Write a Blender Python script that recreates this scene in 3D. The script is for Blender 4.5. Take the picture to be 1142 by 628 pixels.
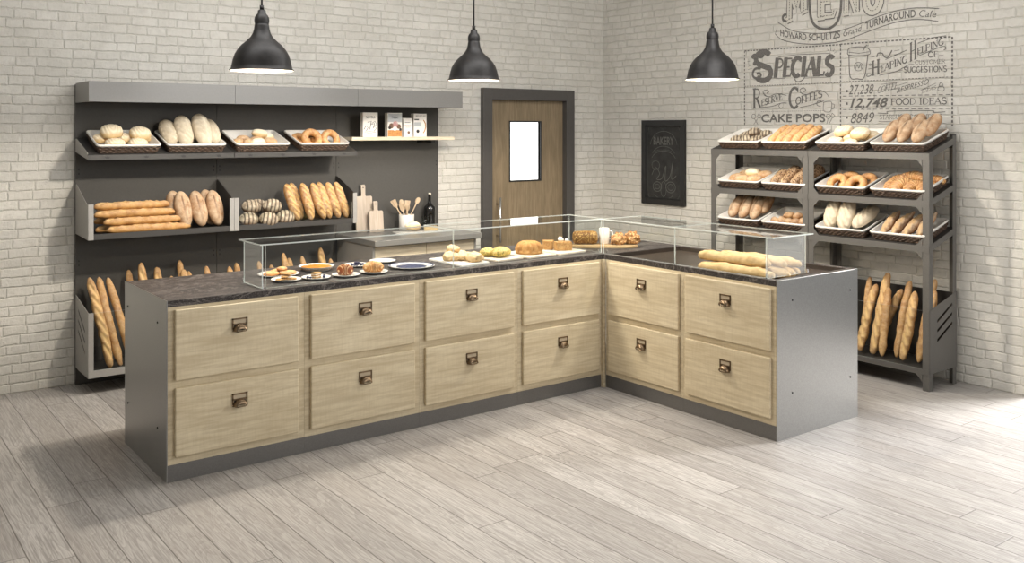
import bpy, bmesh, math, random
from mathutils import Vector, Matrix, noise
PI = math.pi
SC = bpy.context.scene
for o in list(bpy.data.objects): bpy.data.objects.remove(o)
COL = SC.collection

# ------------------------------------------------------------------ camera, world, lights, exposure
cam = bpy.data.cameras.new('camera'); camo = bpy.data.objects.new('camera', cam); COL.objects.link(camo)
camo.location = (0, 0, 1.75); camo.rotation_euler = (PI/2, 0, -0.6461)
cam.sensor_width = 36; cam.lens = 36*1044.04/1142
cam.shift_x = 0; cam.shift_y = -(314-145.19)/1142
cam.clip_start = .05; cam.clip_end = 60
SC.camera = camo
SC.view_settings.view_transform = 'Standard'; SC.view_settings.look = 'None'
SC.view_settings.exposure = 0.42; SC.view_settings.gamma = 1.0; SC.view_settings.use_curve_mapping = False
w = bpy.data.worlds.new('world'); SC.world = w; w.use_nodes = True
bg = w.node_tree.nodes['Background']; bg.inputs[0].default_value = (1.0, .985, .955, 1); bg.inputs[1].default_value = .19

def area(name, loc, target, sx, sy, power, col=(1, .985, .965)):
    l = bpy.data.lights.new(name, 'AREA'); l.shape = 'RECTANGLE'; l.size = sx; l.size_y = sy; l.energy = power; l.color = col
    o = bpy.data.objects.new(name, l); COL.objects.link(o); o.location = loc
    o.rotation_euler = (Vector(target)-Vector(loc)).to_track_quat('-Z', 'Y').to_euler()
    return o
area('key_light', (8.6, 2.1, 2.3), (3.0, 3.9, .6), 1.5, 1.2, 420)  # key light read from the floor shadows; its window is made up
area('front_fill_light', (4.6, -1.4, 2.5), (2.6, 5.5, .8), 2.4, 1.4, 58)  # added fill from the front for the drawer faces, no known source
area('wall_wash_fill', (2.9, 4.9, 3.2), (3.1, 6.9, 1.3), 3.6, .9, 60)  # added wash to brighten the back wall, not a known lamp
area('wall_wash_fill', (4.7, 3.6, 3.2), (6.4, 4.3, 1.3), .9, 2.4, 42)  # same added wash, turned to the right wall

# ------------------------------------------------------------------ node helpers and materials
def new_mat(name):
    m = bpy.data.materials.new(name); m.use_nodes = True
    nt = m.node_tree; b = nt.nodes['Principled BSDF']
    return m, nt, b
def N(nt, t, **kw):
    n = nt.nodes.new(t)
    for k, v in kw.items():
        if k.startswith('i_'): n.inputs[k[2:].replace('_', ' ')].default_value = v
        else: setattr(n, k, v)
    return n
def L(nt, a, b): nt.links.new(a, b)
def M_(nt, op, a, b=None, c=None):
    n = nt.nodes.new('ShaderNodeMath'); n.operation = op
    for i, v in enumerate((a, b, c)):
        if v is None: continue
        if isinstance(v, (int, float)): n.inputs[i].default_value = v
        else: nt.links.new(v, n.inputs[i])
    return n.outputs[0]
def ramp(nt, fac, stops):
    r = nt.nodes.new('ShaderNodeValToRGB'); e = r.color_ramp.elements
    while len(e) < len(stops): e.new(.5)
    for q, (p, c) in zip(e, stops):
        q.position = p; q.color = (*c, 1) if len(c) == 3 else c
    nt.links.new(fac, r.inputs[0]); return r.outputs[0]
def mix(nt, fac, a, b, mode='MIX'):
    n = nt.nodes.new('ShaderNodeMix'); n.data_type = 'RGBA'; n.blend_type = mode
    for s, v in ((n.inputs['Factor'], fac), (n.inputs[6], a), (n.inputs[7], b)):
        if isinstance(v, (int, float)): s.default_value = v
        elif isinstance(v, tuple): s.default_value = (*v, 1) if len(v) == 3 else v
        else: nt.links.new(v, s)
    return n.outputs[2]
def objco(nt, rnd=False):
    tc = nt.nodes.new('ShaderNodeTexCoord').outputs['Object']
    if rnd:
        oi = nt.nodes.new('ShaderNodeObjectInfo').outputs['Random']
        v = nt.nodes.new('ShaderNodeVectorMath'); v.operation = 'ADD'; nt.links.new(tc, v.inputs[0])
        s = nt.nodes.new('ShaderNodeCombineXYZ'); k = M_(nt, 'MULTIPLY', oi, 17.3)
        for i in range(3): nt.links.new(k, s.inputs[i])
        nt.links.new(s.outputs[0], v.inputs[1]); return v.outputs[0]
    return tc
def scaled(nt, co, s):
    v = nt.nodes.new('ShaderNodeVectorMath'); v.operation = 'MULTIPLY'; nt.links.new(co, v.inputs[0]); v.inputs[1].default_value = s
    return v.outputs[0]
def noi(nt, co, scale, detail=4, rough=.55, dist=0):
    n = nt.nodes.new('ShaderNodeTexNoise'); n.inputs['Scale'].default_value = scale; n.inputs['Detail'].default_value = detail
    n.inputs['Roughness'].default_value = rough; n.inputs['Distortion'].default_value = dist
    nt.links.new(co, n.inputs['Vector']); return n.outputs[0]
def bump(nt, b, h, strength=.3, dist=.002):
    n = nt.nodes.new('ShaderNodeBump'); n.inputs['Strength'].default_value = strength; n.inputs['Distance'].default_value = dist
    nt.links.new(h, n.inputs['Height']); nt.links.new(n.outputs[0], b.inputs['Normal'])

def plain(name, col, rough=.5, metal=0, spec=.5, mott=0, scale=30, bmp=0):
    m, nt, b = new_mat(name)
    b.inputs['Base Color'].default_value = (*col, 1); b.inputs['Roughness'].default_value = rough
    b.inputs['Metallic'].default_value = metal; b.inputs['Specular IOR Level'].default_value = spec
    if mott or bmp:
        n = noi(nt, objco(nt), scale, 5, .6)
        if mott:
            c = ramp(nt, n, [(.3, tuple(x*(1-mott) for x in col)), (.7, tuple(min(1, x*(1+mott)) for x in col))])
            L(nt, c, b.inputs['Base Color'])
        if bmp: bump(nt, b, n, bmp, .002)
    return m

def brick_mat(name, axis):
    m, nt, b = new_mat(name)
    s = N(nt, 'ShaderNodeSeparateXYZ'); L(nt, objco(nt), s.inputs[0])
    u = s.outputs[axis]; z = s.outputs[2]
    rh = .064
    wob = N(nt, 'ShaderNodeCombineXYZ'); L(nt, u, wob.inputs[0]); L(nt, z, wob.inputs[1])
    wn = noi(nt, wob.outputs[0], 7, 2)
    wn2 = noi(nt, wob.outputs[0], 38, 3, .7); z2 = M_(nt, 'ADD', z, M_(nt, 'ADD', M_(nt, 'MULTIPLY', M_(nt, 'SUBTRACT', wn, .5), .016), M_(nt, 'MULTIPLY', M_(nt, 'SUBTRACT', wn2, .5), .020)))
    row = M_(nt, 'FLOOR', M_(nt, 'DIVIDE', z2, rh))
    wh = N(nt, 'ShaderNodeTexWhiteNoise', noise_dimensions='1D'); L(nt, row, wh.inputs['W'])
    cv = N(nt, 'ShaderNodeCombineXYZ'); L(nt, M_(nt, 'MULTIPLY', u, 3.2), cv.inputs[0]); L(nt, M_(nt, 'MULTIPLY', row, 7.31), cv.inputs[1])
    wx = noi(nt, cv.outputs[0], 1.0, 1)
    u2 = M_(nt, 'ADD', M_(nt, 'ADD', u, M_(nt, 'MULTIPLY', wh.outputs[0], .19)), M_(nt, 'ADD', M_(nt, 'MULTIPLY', wx, .22), M_(nt, 'MULTIPLY', wn2, .014)))
    cc = N(nt, 'ShaderNodeCombineXYZ'); L(nt, u2, cc.inputs[0]); L(nt, z2, cc.inputs[1])
    def bt(ms, sm, rnd):
        t = N(nt, 'ShaderNodeTexBrick', offset=.5, offset_frequency=2)
        t.inputs['Scale'].default_value = 1; t.inputs['Brick Width'].default_value = .155; t.inputs['Row Height'].default_value = rh
        t.inputs['Mortar Size'].default_value = ms; t.inputs['Mortar Smooth'].default_value = sm
        t.inputs['Color1'].default_value = (0, 0, 0, 1); t.inputs['Color2'].default_value = (1, 1, 1, 1); t.inputs['Mortar'].default_value = (.5, .5, .5, 1)
        L(nt, cc.outputs[0], t.inputs['Vector']); return t
    t = bt(.0045, .6, 1); t2 = bt(.009, 1.0, 1)
    g = noi(nt, objco(nt), 55, 6, .65); g2 = noi(nt, objco(nt), 2.2, 4, .6); g3 = noi(nt, objco(nt), 170, 3, .6)
    base = mix(nt, t.outputs['Color'], BR1, BR2)
    base = mix(nt, M_(nt, 'MULTIPLY', g, .55), base, tuple(x*.80 for x in BR1))
    g4 = noi(nt, objco(nt), 16, 4, .7); base = mix(nt, ramp(nt, g4, [(.48, (0, 0, 0)), (.66, (.5, .5, .5))]), base, tuple(x*.84 for x in BR2))
    base = mix(nt, ramp(nt, g2, [(.4, (0, 0, 0)), (.75, (.35, .35, .35))]), base, (.42, .40, .35))
    col = mix(nt, t.outputs['Fac'], base, MORT)
    L(nt, col, b.inputs['Base Color']); b.inputs['Roughness'].default_value = .75; b.inputs['Specular IOR Level'].default_value = .25
    h = M_(nt, 'ADD', M_(nt, 'MULTIPLY', M_(nt, 'SUBTRACT', 1, t2.outputs['Fac']), .8), M_(nt, 'ADD', M_(nt, 'MULTIPLY', g, .8), M_(nt, 'ADD', M_(nt, 'MULTIPLY', g4, .5), M_(nt, 'MULTIPLY', g3, .25))))
    bump(nt, b, h, .8, .009)
    return m
BR1 = (.71, .69, .64); BR2 = (.63, .61, .56); MORT = (.58, .56, .51)

def floor_mat():
    m, nt, b = new_mat('floor_planks')
    s = N(nt, 'ShaderNodeSeparateXYZ'); co = objco(nt); L(nt, co, s.inputs[0]); x, y = s.outputs[0], s.outputs[1]
    W = .1633
    u = M_(nt, 'DIVIDE', M_(nt, 'SUBTRACT', x, .0693), W); row = M_(nt, 'FLOOR', u); fu = M_(nt, 'FRACT', u)
    wh = N(nt, 'ShaderNodeTexWhiteNoise', noise_dimensions='1D'); L(nt, row, wh.inputs['W'])
    v = M_(nt, 'ADD', M_(nt, 'DIVIDE', y, 2.1), M_(nt, 'MULTIPLY', wh.outputs[0], 5)); pl = M_(nt, 'FLOOR', v); fv = M_(nt, 'FRACT', v)
    pid = N(nt, 'ShaderNodeCombineXYZ'); L(nt, row, pid.inputs[0]); L(nt, pl, pid.inputs[1])
    w2 = N(nt, 'ShaderNodeTexWhiteNoise', noise_dimensions='2D'); L(nt, pid.outputs[0], w2.inputs['Vector'])
    tone = w2.outputs[0]
    gc = N(nt, 'ShaderNodeCombineXYZ'); L(nt, x, gc.inputs[0]); L(nt, M_(nt, 'MULTIPLY', y, .035), gc.inputs[1]); L(nt, M_(nt, 'MULTIPLY', tone, 30), gc.inputs[2])
    fine = noi(nt, gc.outputs[0], 150, 4, .6)
    gb = N(nt, 'ShaderNodeCombineXYZ'); L(nt, M_(nt, 'MULTIPLY', x, 1), gb.inputs[0]); L(nt, M_(nt, 'MULTIPLY', y, .12), gb.inputs[1]); L(nt, M_(nt, 'MULTIPLY', tone, 50), gb.inputs[2])
    big = noi(nt, gb.outputs[0], 9, 3, .5, .6)
    rings = M_(nt, 'FRACT', M_(nt, 'MULTIPLY', big, 22))
    rg = ramp(nt, rings, [(0, (.0, .0, .0)), (.12, (1, 1, 1)), (1, (.35, .35, .35))])
    c = mix(nt, tone, FL1, FL2)
    c = mix(nt, M_(nt, 'MULTIPLY', ramp(nt, fine, [(.42, (1, 1, 1)), (.56, (0, 0, 0))]), .5), c, FLD)
    c = mix(nt, M_(nt, 'MULTIPLY', M_(nt, 'SUBTRACT', 1, rg), .55), c, FLD)
    c = mix(nt, M_(nt, 'MULTIPLY', ramp(nt, noi(nt, gb.outputs[0], 4, 3), [(.45, (0, 0, 0)), (.7, (1, 1, 1))]), .35), c, (.30, .27, .245))
    d = M_(nt, 'MINIMUM', M_(nt, 'MULTIPLY', M_(nt, 'MINIMUM', fu, M_(nt, 'SUBTRACT', 1, fu)), W), M_(nt, 'MULTIPLY', M_(nt, 'MINIMUM', fv, M_(nt, 'SUBTRACT', 1, fv)), 2.1))
    seam = ramp(nt, M_(nt, 'MULTIPLY', d, 100), [(.14, (1, 1, 1)), (.34, (0, 0, 0))])
    c = mix(nt, M_(nt, 'MULTIPLY', seam, .8), c, (.09, .08, .07))
    L(nt, c, b.inputs['Base Color']); b.inputs['Roughness'].default_value = .48; b.inputs['Specular IOR Level'].default_value = .35
    h = M_(nt, 'SUBTRACT', M_(nt, 'MULTIPLY', fine, .25), seam)
    bump(nt, b, h, .35, .002)
    return m
FL1 = (.51, .49, .47); FL2 = (.38, .362, .345); FLD = (.17, .155, .145)

def wood_mat(name, c1, c2, dark, axis=0, saw=True, rough=.55):
    m, nt, b = new_mat(name)
    co = objco(nt, True)
    st = [1, 1, 1]; st[axis] = .07
    a = noi(nt, scaled(nt, co, tuple(st)), 55, 5, .65)
    st[axis] = .22; g = noi(nt, scaled(nt, co, tuple(st)), 9, 4, .6, .8)
    c = mix(nt, ramp(nt, g, [(.3, (0, 0, 0)), (.7, (1, 1, 1))]), c1, c2)
    c = mix(nt, M_(nt, 'MULTIPLY', ramp(nt, a, [(.40, (1, 1, 1)), (.60, (0, 0, 0))]), .42), c, dark)
    h = a
    if saw:
        st = [1, 1, 1]; st[2 if axis == 0 else 0] = .12
        s2 = noi(nt, scaled(nt, co, tuple(st)), 90, 3, .6)
        c = mix(nt, M_(nt, 'MULTIPLY', ramp(nt, s2, [(.35, (1, 1, 1)), (.55, (0, 0, 0))]), .15), c, dark)
        h = M_(nt, 'ADD', a, M_(nt, 'MULTIPLY', s2, .6))
    L(nt, c, b.inputs['Base Color']); b.inputs['Roughness'].default_value = rough; b.inputs['Specular IOR Level'].default_value = .3
    bump(nt, b, h, .18, .0015)
    return m

def steel_mat(name, col, rough, metal=.85):
    m, nt, b = new_mat(name)
    a = noi(nt, objco(nt), 160, 3, .7); g = noi(nt, objco(nt), 3, 3, .5)
    c = ramp(nt, a, [(.3, tuple(x*.88 for x in col)), (.7, tuple(x*1.1 for x in col))])
    L(nt, c, b.inputs['Base Color']); b.inputs['Metallic'].default_value = metal
    L(nt, M_(nt, 'ADD', M_(nt, 'MULTIPLY', a, .1), rough-.05), b.inputs['Roughness'])
    return m

def stone_mat():
    m, nt, b = new_mat('dark_stone')
    co = objco(nt)
    a = noi(nt, scaled(nt, co, (.5, 1, 1)), 14, 8, .7, 1.2); v = noi(nt, scaled(nt, co, (.6, 1.2, 1)), 4, 6, .6, 2.5); s = noi(nt, co, 160, 3, .7)
    c = ramp(nt, a, [(.3, (.011, .009, .009)), (.52, (.030, .025, .024)), (.75, (.095, .082, .077))])
    vein = ramp(nt, M_(nt, 'ABSOLUTE', M_(nt, 'SUBTRACT', v, .5)), [(.0, (1, 1, 1)), (.022, (0, 0, 0))])
    c = mix(nt, M_(nt, 'MULTIPLY', vein, .5), c, (.30, .27, .25))
    c = mix(nt, M_(nt, 'MULTIPLY', ramp(nt, s, [(.5, (0, 0, 0)), (.68, (1, 1, 1))]), .5), c, (.22, .20, .19))
    L(nt, c, b.inputs['Base Color']); b.inputs['Roughness'].default_value = .5; b.inputs['Specular IOR Level'].default_value = .3
    bump(nt, b, M_(nt, 'ADD', a, s), .25, .002)
    return m

def glass_mat(name='clear_glass', tint=(.965, .975, .97)):
    m = bpy.data.materials.new(name); m.use_nodes = True; nt = m.node_tree; nt.nodes.clear()
    out = N(nt, 'ShaderNodeOutputMaterial'); t = N(nt, 'ShaderNodeBsdfTransparent'); t.inputs[0].default_value = (*tint, 1)
    g = N(nt, 'ShaderNodeBsdfGlossy'); g.inputs['Roughness'].default_value = .02; g.inputs[0].default_value = (1, 1, 1, 1)
    f = N(nt, 'ShaderNodeFresnel'); f.inputs[0].default_value = 1.5
    ms = N(nt, 'ShaderNodeMixShader'); ge = N(nt, 'ShaderNodeNewGeometry'); L(nt, M_(nt, 'MULTIPLY', M_(nt, 'MULTIPLY', f.outputs[0], .75), M_(nt, 'SUBTRACT', 1, ge.outputs['Backfacing'])), ms.inputs[0]); L(nt, t.outputs[0], ms.inputs[1]); L(nt, g.outputs[0], ms.inputs[2])
    L(nt, ms.outputs[0], out.inputs[0]); return m

GAM = {'crust_white': 1, 'crust_soft_baguette': 1, 'crust_pale': 1, 'crust_floured': 1, 'cake_crumb': 1, 'crust_nut': 1, 'crust_bundt': 1, 'crust_herb_yellow': 1}
def veil_glass_mat():  # white diffuse mixed in: a bright reflection veil painted onto the end panes
    m = glass_mat('veil_glass'); nt = m.node_tree; out = [n for n in nt.nodes if n.type == 'OUTPUT_MATERIAL'][0]; src = out.inputs[0].links[0].from_socket
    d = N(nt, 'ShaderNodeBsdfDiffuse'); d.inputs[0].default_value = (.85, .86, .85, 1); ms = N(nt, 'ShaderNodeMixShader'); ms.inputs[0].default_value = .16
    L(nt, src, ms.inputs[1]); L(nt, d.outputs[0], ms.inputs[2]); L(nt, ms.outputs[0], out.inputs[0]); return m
def bread_mat(name, crust, deep, cut, flour=0.0, seeds=None, rough=.6, fscale=40, cov=(.32, .6), tpow=1.0):
    m, nt, b = new_mat(name)
    if GAM.get(name) is None: crust, deep, cut = [tuple(v**1.22 for v in c) for c in (crust, deep, cut)]
    co = objco(nt, True)
    at = N(nt, 'ShaderNodeAttribute', attribute_name='score')
    a = noi(nt, co, 22, 4, .6); f = noi(nt, co, fscale, 5, .7); s = noi(nt, co, 150, 2, .6)
    c = mix(nt, ramp(nt, a, [(.35, (0, 0, 0)), (.68, (1, 1, 1))]), crust, deep)
    if flour:
        zz = N(nt, 'ShaderNodeAttribute', attribute_name='top')
        fm = M_(nt, 'MULTIPLY', M_(nt, 'MULTIPLY', ramp(nt, f, [(cov[0], (0, 0, 0)), (cov[1], (1, 1, 1))]), M_(nt, 'POWER', zz.outputs['Fac'], tpow)), flour)
        c = mix(nt, fm, c, (.90, .79, .60))
    c = mix(nt, at.outputs['Fac'], c, cut)
    if seeds:
        vo = N(nt, 'ShaderNodeTexVoronoi'); vo.inputs['Scale'].default_value = 85; L(nt, co, vo.inputs['Vector'])
        c = mix(nt, ramp(nt, vo.outputs['Distance'], [(.34, (1, 1, 1)), (.46, (0, 0, 0))]), c, seeds)
    L(nt, c, b.inputs['Base Color']); b.inputs['Roughness'].default_value = rough; b.inputs['Specular IOR Level'].default_value = .3
    bump(nt, b, M_(nt, 'ADD', M_(nt, 'MULTIPLY', f, .6), M_(nt, 'MULTIPLY', s, .4)), .55, .004)
    return m

def wicker_mat():
    m, nt, b = new_mat('wicker')
    a = noi(nt, objco(nt), 130, 3, .6)
    L(nt, ramp(nt, a, [(.35, (.011, .006, .004)), (.68, (.13, .078, .048))]), b.inputs['Base Color']); b.inputs['Roughness'].default_value = .6
    return m

MT_ = dict(
    brick_b=brick_mat('painted_brick_back', 0), brick_r=brick_mat('painted_brick_right', 1), floor=floor_mat(),
    ceil=plain('ceiling_paint', (.7, .69, .66), .8),
    panel=plain('charcoal_panel', (.070, .067, .062), .55, 0, .4, .06, 60),
    shelf_grey=plain('grey_powder_coat', (.045, .043, .041), .45, .1, .5, .05, 80),
    header=plain('silver_grey_panel', (.26, .255, .245), .38, .35, .5, .04, 80),
    side_grey=plain('light_grey_side_panel', (.34, .33, .315), .42, .2, .5, .05, 80),
    frame=plain('door_frame_grey', (.075, .070, .066), .5, .05, .4, .05, 50),
    rack=steel_mat('rack_steel', (.135, .13, .122), .45, .35),
    rack_dark=plain('rack_shelf_dark', (.03, .027, .024), .6),
    steel=steel_mat('brushed_steel', (.36, .36, .355), .32, .95),
    plinth=steel_mat('plinth_steel', (.19, .185, .18), .42, .6),
    oak=wood_mat('sawn_oak', (.73, .64, .465), (.62, .525, .36), (.42, .325, .20), 0),
    door=wood_mat('door_veneer', (.29, .225, .145), (.22, .168, .105), (.12, .09, .055), 2, False, .5),
    pale=wood_mat('pale_wood', (.74, .66, .52), (.64, .55, .41), (.45, .36, .25), 0, False),
    board=wood_mat('washed_board_wood', (.56, .48, .40), (.48, .40, .33), (.32, .26, .20), 2, False),
    utensil=wood_mat('spoon_wood', (.60, .47, .33), (.52, .39, .26), (.34, .24, .15), 2, False),
    serving=plain('serving_board', (.66, .59, .50), .5, 0, .4, .10, 18),
    marble=plain('white_marble_board', (.78, .76, .72), .35, 0, .5, .05, 14),
    bark=wood_mat('live_edge_wood', (.50, .35, .18), (.42, .28, .14), (.2, .12, .06), 0, False),
    stone=stone_mat(), well=plain('dark_well_liner', (.038, .028, .022), .35, 0, .5, .1, 30),
    glass=glass_mat(), veil_glass=veil_glass_mat(), edge=plain('glass_edge', (.72, .77, .74), .15, 0, .8), tumbler=glass_mat('tumbler_glass', (.9, .92, .9)),
    clip=plain('chrome_clip', (.8, .8, .8), .15, 1), lamp=plain('black_hammered_metal', (.018, .017, .017), .48, .4, .4, .35, 24, .25),
    lamp_in=plain('lamp_inside_white', (.42, .39, .34), .5), cord=plain('black_cord', (.012, .012, .012), .6),
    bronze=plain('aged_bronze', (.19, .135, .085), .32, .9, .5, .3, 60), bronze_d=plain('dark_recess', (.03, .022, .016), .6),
    wallwhite=plain('mural_pale_fill', (.58, .56, .50), .8), card=plain('card_paper', (.46, .38, .27), .7), screw=plain('screw_dark', (.05, .05, .05), .4, .7),
    black=plain('black_paint', (.012, .012, .012), .5), chalkb=plain('chalkboard_slate', (.026, .026, .025), .7, 0, .3, .35, 14),
    chalk=plain('chalk_line', (.10, .098, .09), .9), paint=plain('mural_paint', (.15, .143, .133), .8, 0, .2, .35, 120),
    ceramic=plain('white_ceramic', (.82, .80, .76), .25), blue=plain('blue_glaze', (.05, .06, .13), .3, 0, .5, .4, 90),
    liner=plain('white_liner', (.72, .70, .66), .45), wicker=wicker_mat(),
    bottle=plain('black_bottle_glass', (.006, .006, .006), .12, 0, .6), cork=plain('cream_stopper', (.75, .68, .56), .6),
    carton=plain('white_carton', (.80, .77, .72), .5), red=plain('carton_brown_ink', (.16, .085, .05), .6), orange=plain('carton_orange_ink', (.50, .22, .06), .5, 0, .4, .35, 60),
    ink=plain('grey_ink', (.20, .20, .20), .6), greyblue=plain('carton_grey_blue', (.42, .44, .45), .5), pinkink=plain('pink_ink', (.55, .30, .28), .6),
    cream=plain('whipped_cream', (.85, .82, .76), .5), cheese=plain('cheese_rind', (.62, .47, .24), .5, 0, .4, .2, 40),
    berries=plain('dark_berries', (.03, .03, .07), .35, 0, .5, .6, 120),
    jam=plain('glazed_filling', (.42, .20, .05), .25, 0, .5, .3, 60),
)
em, nt, b = new_mat('bright_window'); b.inputs['Base Color'].default_value = (1, 1, 1, 1); b.inputs['Emission Color'].default_value = (1, 1, .99, 1); b.inputs['Emission Strength'].default_value = 1.6
MT_['win'] = em
em, nt, b = new_mat('bulb_glow'); b.inputs['Emission Color'].default_value = (1, .93, .80, 1); b.inputs['Emission Strength'].default_value = 12
MT_['bulb'] = em
BM = dict(
    golden=bread_mat('crust_golden', (.52, .29, .10), (.32, .145, .04), (.74, .50, .23), .3),
    baguette=bread_mat('crust_baguette', (.58, .36, .15), (.40, .21, .075), (.74, .54, .28), .2),
    yellow=bread_mat('crust_yellow', (.66, .37, .12), (.46, .21, .055), (.78, .55, .27), .35),
    pale=bread_mat('crust_pale', (.74, .51, .23), (.54, .31, .10), (.40, .22, .07), .32),
    white=bread_mat('crust_white', (.66, .49, .26), (.54, .36, .16), (.60, .43, .22), 1.0, fscale=9, cov=(.1, .4), tpow=3.0),
    flour=bread_mat('crust_floured', (.42, .235, .115), (.27, .135, .06), (.13, .065, .035), .36, fscale=18),
    dark=bread_mat('crust_dark_striped', (.20, .135, .09), (.13, .08, .05), (.04, .022, .014), .55, fscale=26, cov=(.3, .55)),
    rustic=bread_mat('crust_rustic', (.40, .215, .09), (.24, .105, .04), (.64, .46, .26), .45, fscale=26),
    seeded=bread_mat('crust_seeded', (.44, .265, .13), (.28, .14, .06), (.56, .40, .23), .35, seeds=(.10, .05, .022)),
    seedloaf=bread_mat('crust_seed_loaf', (.30, .17, .055), (.17, .08, .022), (.3, .2, .1), 0, seeds=(.46, .29, .10)),
    ring=bread_mat('crust_ring', (.62, .31, .09), (.42, .17, .04), (.78, .55, .26), .3),
    crois=bread_mat('crust_croissant', (.62, .32, .10), (.36, .13, .03), (.86, .66, .38), .2, rough=.38),
    glazed=bread_mat('crust_chestnut', (.36, .115, .03), (.25, .07, .018), (.84, .64, .38), .0, rough=.3),
    bun=bread_mat('crust_bun', (.58, .36, .17), (.42, .21, .08), (.68, .5, .3), .45),
    scone=bread_mat('crust_scone', (.74, .58, .36), (.62, .43, .22), (.7, .5, .3), .7, fscale=50),
    soft=bread_mat('crust_soft_baguette', (.66, .45, .21), (.50, .31, .12), (.46, .26, .09), .12, fscale=20),
    herb=bread_mat('crust_herb_yellow', (.66, .50, .14), (.52, .35, .08), (.7, .5, .2), .3, seeds=(.24, .20, .05)),
    bundt=bread_mat('crust_bundt', (.52, .29, .10), (.36, .17, .05), (.62, .36, .13), .15),
    nut=bread_mat('crust_nut', (.36, .17, .06), (.20, .085, .03), (.72, .46, .2), 0, seeds=(.70, .44, .20), rough=.4),
    cake=bread_mat('cake_crumb', (.52, .32, .13), (.38, .20, .07), (.6, .4, .2), 0, seeds=(.36, .18, .06)),
    pie=bread_mat('pie_top', (.60, .29, .045), (.46, .19, .025), (.6, .35, .1), 0, rough=.35),
)

# ------------------------------------------------------------------ mesh helpers
class MB:
    def __init__(s): s.v = []; s.f = []; s.m = []; s.mats = []; s.sm = []
    def mi(s, m):
        if m not in s.mats: s.mats.append(m)
        return s.mats.index(m)
    def add(s, vs, fs, m=None, smooth=False):
        o = len(s.v); s.v += [tuple(v) for v in vs]; k = s.mi(m)
        for f in fs: s.f.append(tuple(i+o for i in f)); s.m.append(k); s.sm.append(smooth)
        return s
    def box(s, x0, x1, y0, y1, z0, z1, m=None):
        vs = [(x, y, z) for z in (z0, z1) for y in (y0, y1) for x in (x0, x1)]
        return s.add(vs, [(0, 2, 3, 1), (4, 5, 7, 6), (0, 1, 5, 4), (2, 6, 7, 3), (0, 4, 6, 2), (1, 3, 7, 5)], m)
    def prism(s, pts, axis, a, b, m=None):
        def P(p, t):
            return {0: (t, p[0], p[1]), 1: (p[0], t, p[1]), 2: (p[0], p[1], t)}[axis]
        n = len(pts); vs = [P(p, a) for p in pts]+[P(p, b) for p in pts]
        fs = [tuple(range(n)), tuple(range(2*n-1, n-1, -1))]+[(i, i+n, (i+1) % n+n, (i+1) % n) for i in range(n)]
        return s.add(vs, fs, m)
    def lathe(s, prof, seg=32, c=(0, 0, 0), m=None, flute=None, smooth=True):
        vs = []; fs = []
        for j, (r, z) in enumerate(prof):
            for i in range(seg):
                a = 2*PI*i/seg; rr = r*(flute(a, j, z) if flute else 1)
                vs.append((c[0]+rr*math.cos(a), c[1]+rr*math.sin(a), c[2]+z))
        for j in range(len(prof)-1):
            for i in range(seg):
                k = (i+1) % seg; fs.append((j*seg+i, j*seg+k, (j+1)*seg+k, (j+1)*seg+i))
        return s.add(vs, fs, m, smooth)
    def tube(s, pts, r, seg=10, m=None, cap=True, closed=False):
        pts = [Vector(p) for p in pts]; n = len(pts); vs = []; fs = []
        up = None
        for i, p in enumerate(pts):
            a = pts[(i-1) % n] if (i > 0 or closed) else p; b = pts[(i+1) % n] if (i < n-1 or closed) else p
            t = (b-a).normalized()
            if up is None: up = t.orthogonal().normalized()
            up = (up-t*up.dot(t)).normalized(); q = t.cross(up)
            rr = r[i] if isinstance(r, (list, tuple)) else r
            for k in range(seg):
                g = 2*PI*k/seg; vs.append(p+up*rr*math.cos(g)+q*rr*math.sin(g))
        for i in range(n if closed else n-1):
            j = (i+1) % n
            for k in range(seg): fs.append((i*seg+k, i*seg+(k+1) % seg, j*seg+(k+1) % seg, j*seg+k))
        if cap and not closed: fs += [tuple(range(seg-1, -1, -1)), tuple(range((n-1)*seg, n*seg))]
        return s.add(vs, fs, m, True)
    def tf(s, M): s.v = [tuple(M @ Vector(v)) for v in s.v]; return s
    def mesh(s, name, attrs=None):
        me = bpy.data.meshes.new(name); me.from_pydata(s.v, [], s.f)
        for m in s.mats: me.materials.append(MT_[m] if isinstance(m, str) and m in MT_ else (BM[m] if isinstance(m, str) else m))
        me.polygons.foreach_set('material_index', s.m); me.polygons.foreach_set('use_smooth', s.sm)
        for k, vals in (attrs or {}).items():
            a = me.attributes.new(k, 'FLOAT', 'POINT'); a.data.foreach_set('value', vals)
        bm = bmesh.new(); bm.from_mesh(me); bmesh.ops.recalc_face_normals(bm, faces=bm.faces); bm.to_mesh(me); bm.free()
        me.update(); return me
    def build(s, name, parent=None, bevel=0, M=None):
        o = bpy.data.objects.new(name, s.mesh(name)); COL.objects.link(o)
        if parent: o.parent = parent
        if M is not None: o.matrix_world = M
        if bevel:
            b = o.modifiers.new('bevel', 'BEVEL'); b.width = bevel; b.segments = 2; b.limit_method = 'ANGLE'
        return o
def B(*a, m=None): return MB().box(*a, m=m)
def tag(o, label, cat, group=None):
    o['label'] = label; o['category'] = cat
    if group: o['group'] = group
    return o
def thing(name, label, cat, loc=(0, 0, 0), rz=0, group=None, M=None):
    o = bpy.data.objects.new(name, None); COL.objects.link(o); o.empty_display_size = .05
    if M is not None: o.matrix_world = M
    else: o.location = loc; o.rotation_euler = (0, 0, rz)
    return tag(o, label, cat, group)
def struct(o): o['kind'] = 'structure'; return o
def inst(me, name, M, label, cat, group=None):
    o = bpy.data.objects.new(name, me); COL.objects.link(o); o.matrix_world = M
    return tag(o, label, cat, group)

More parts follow.
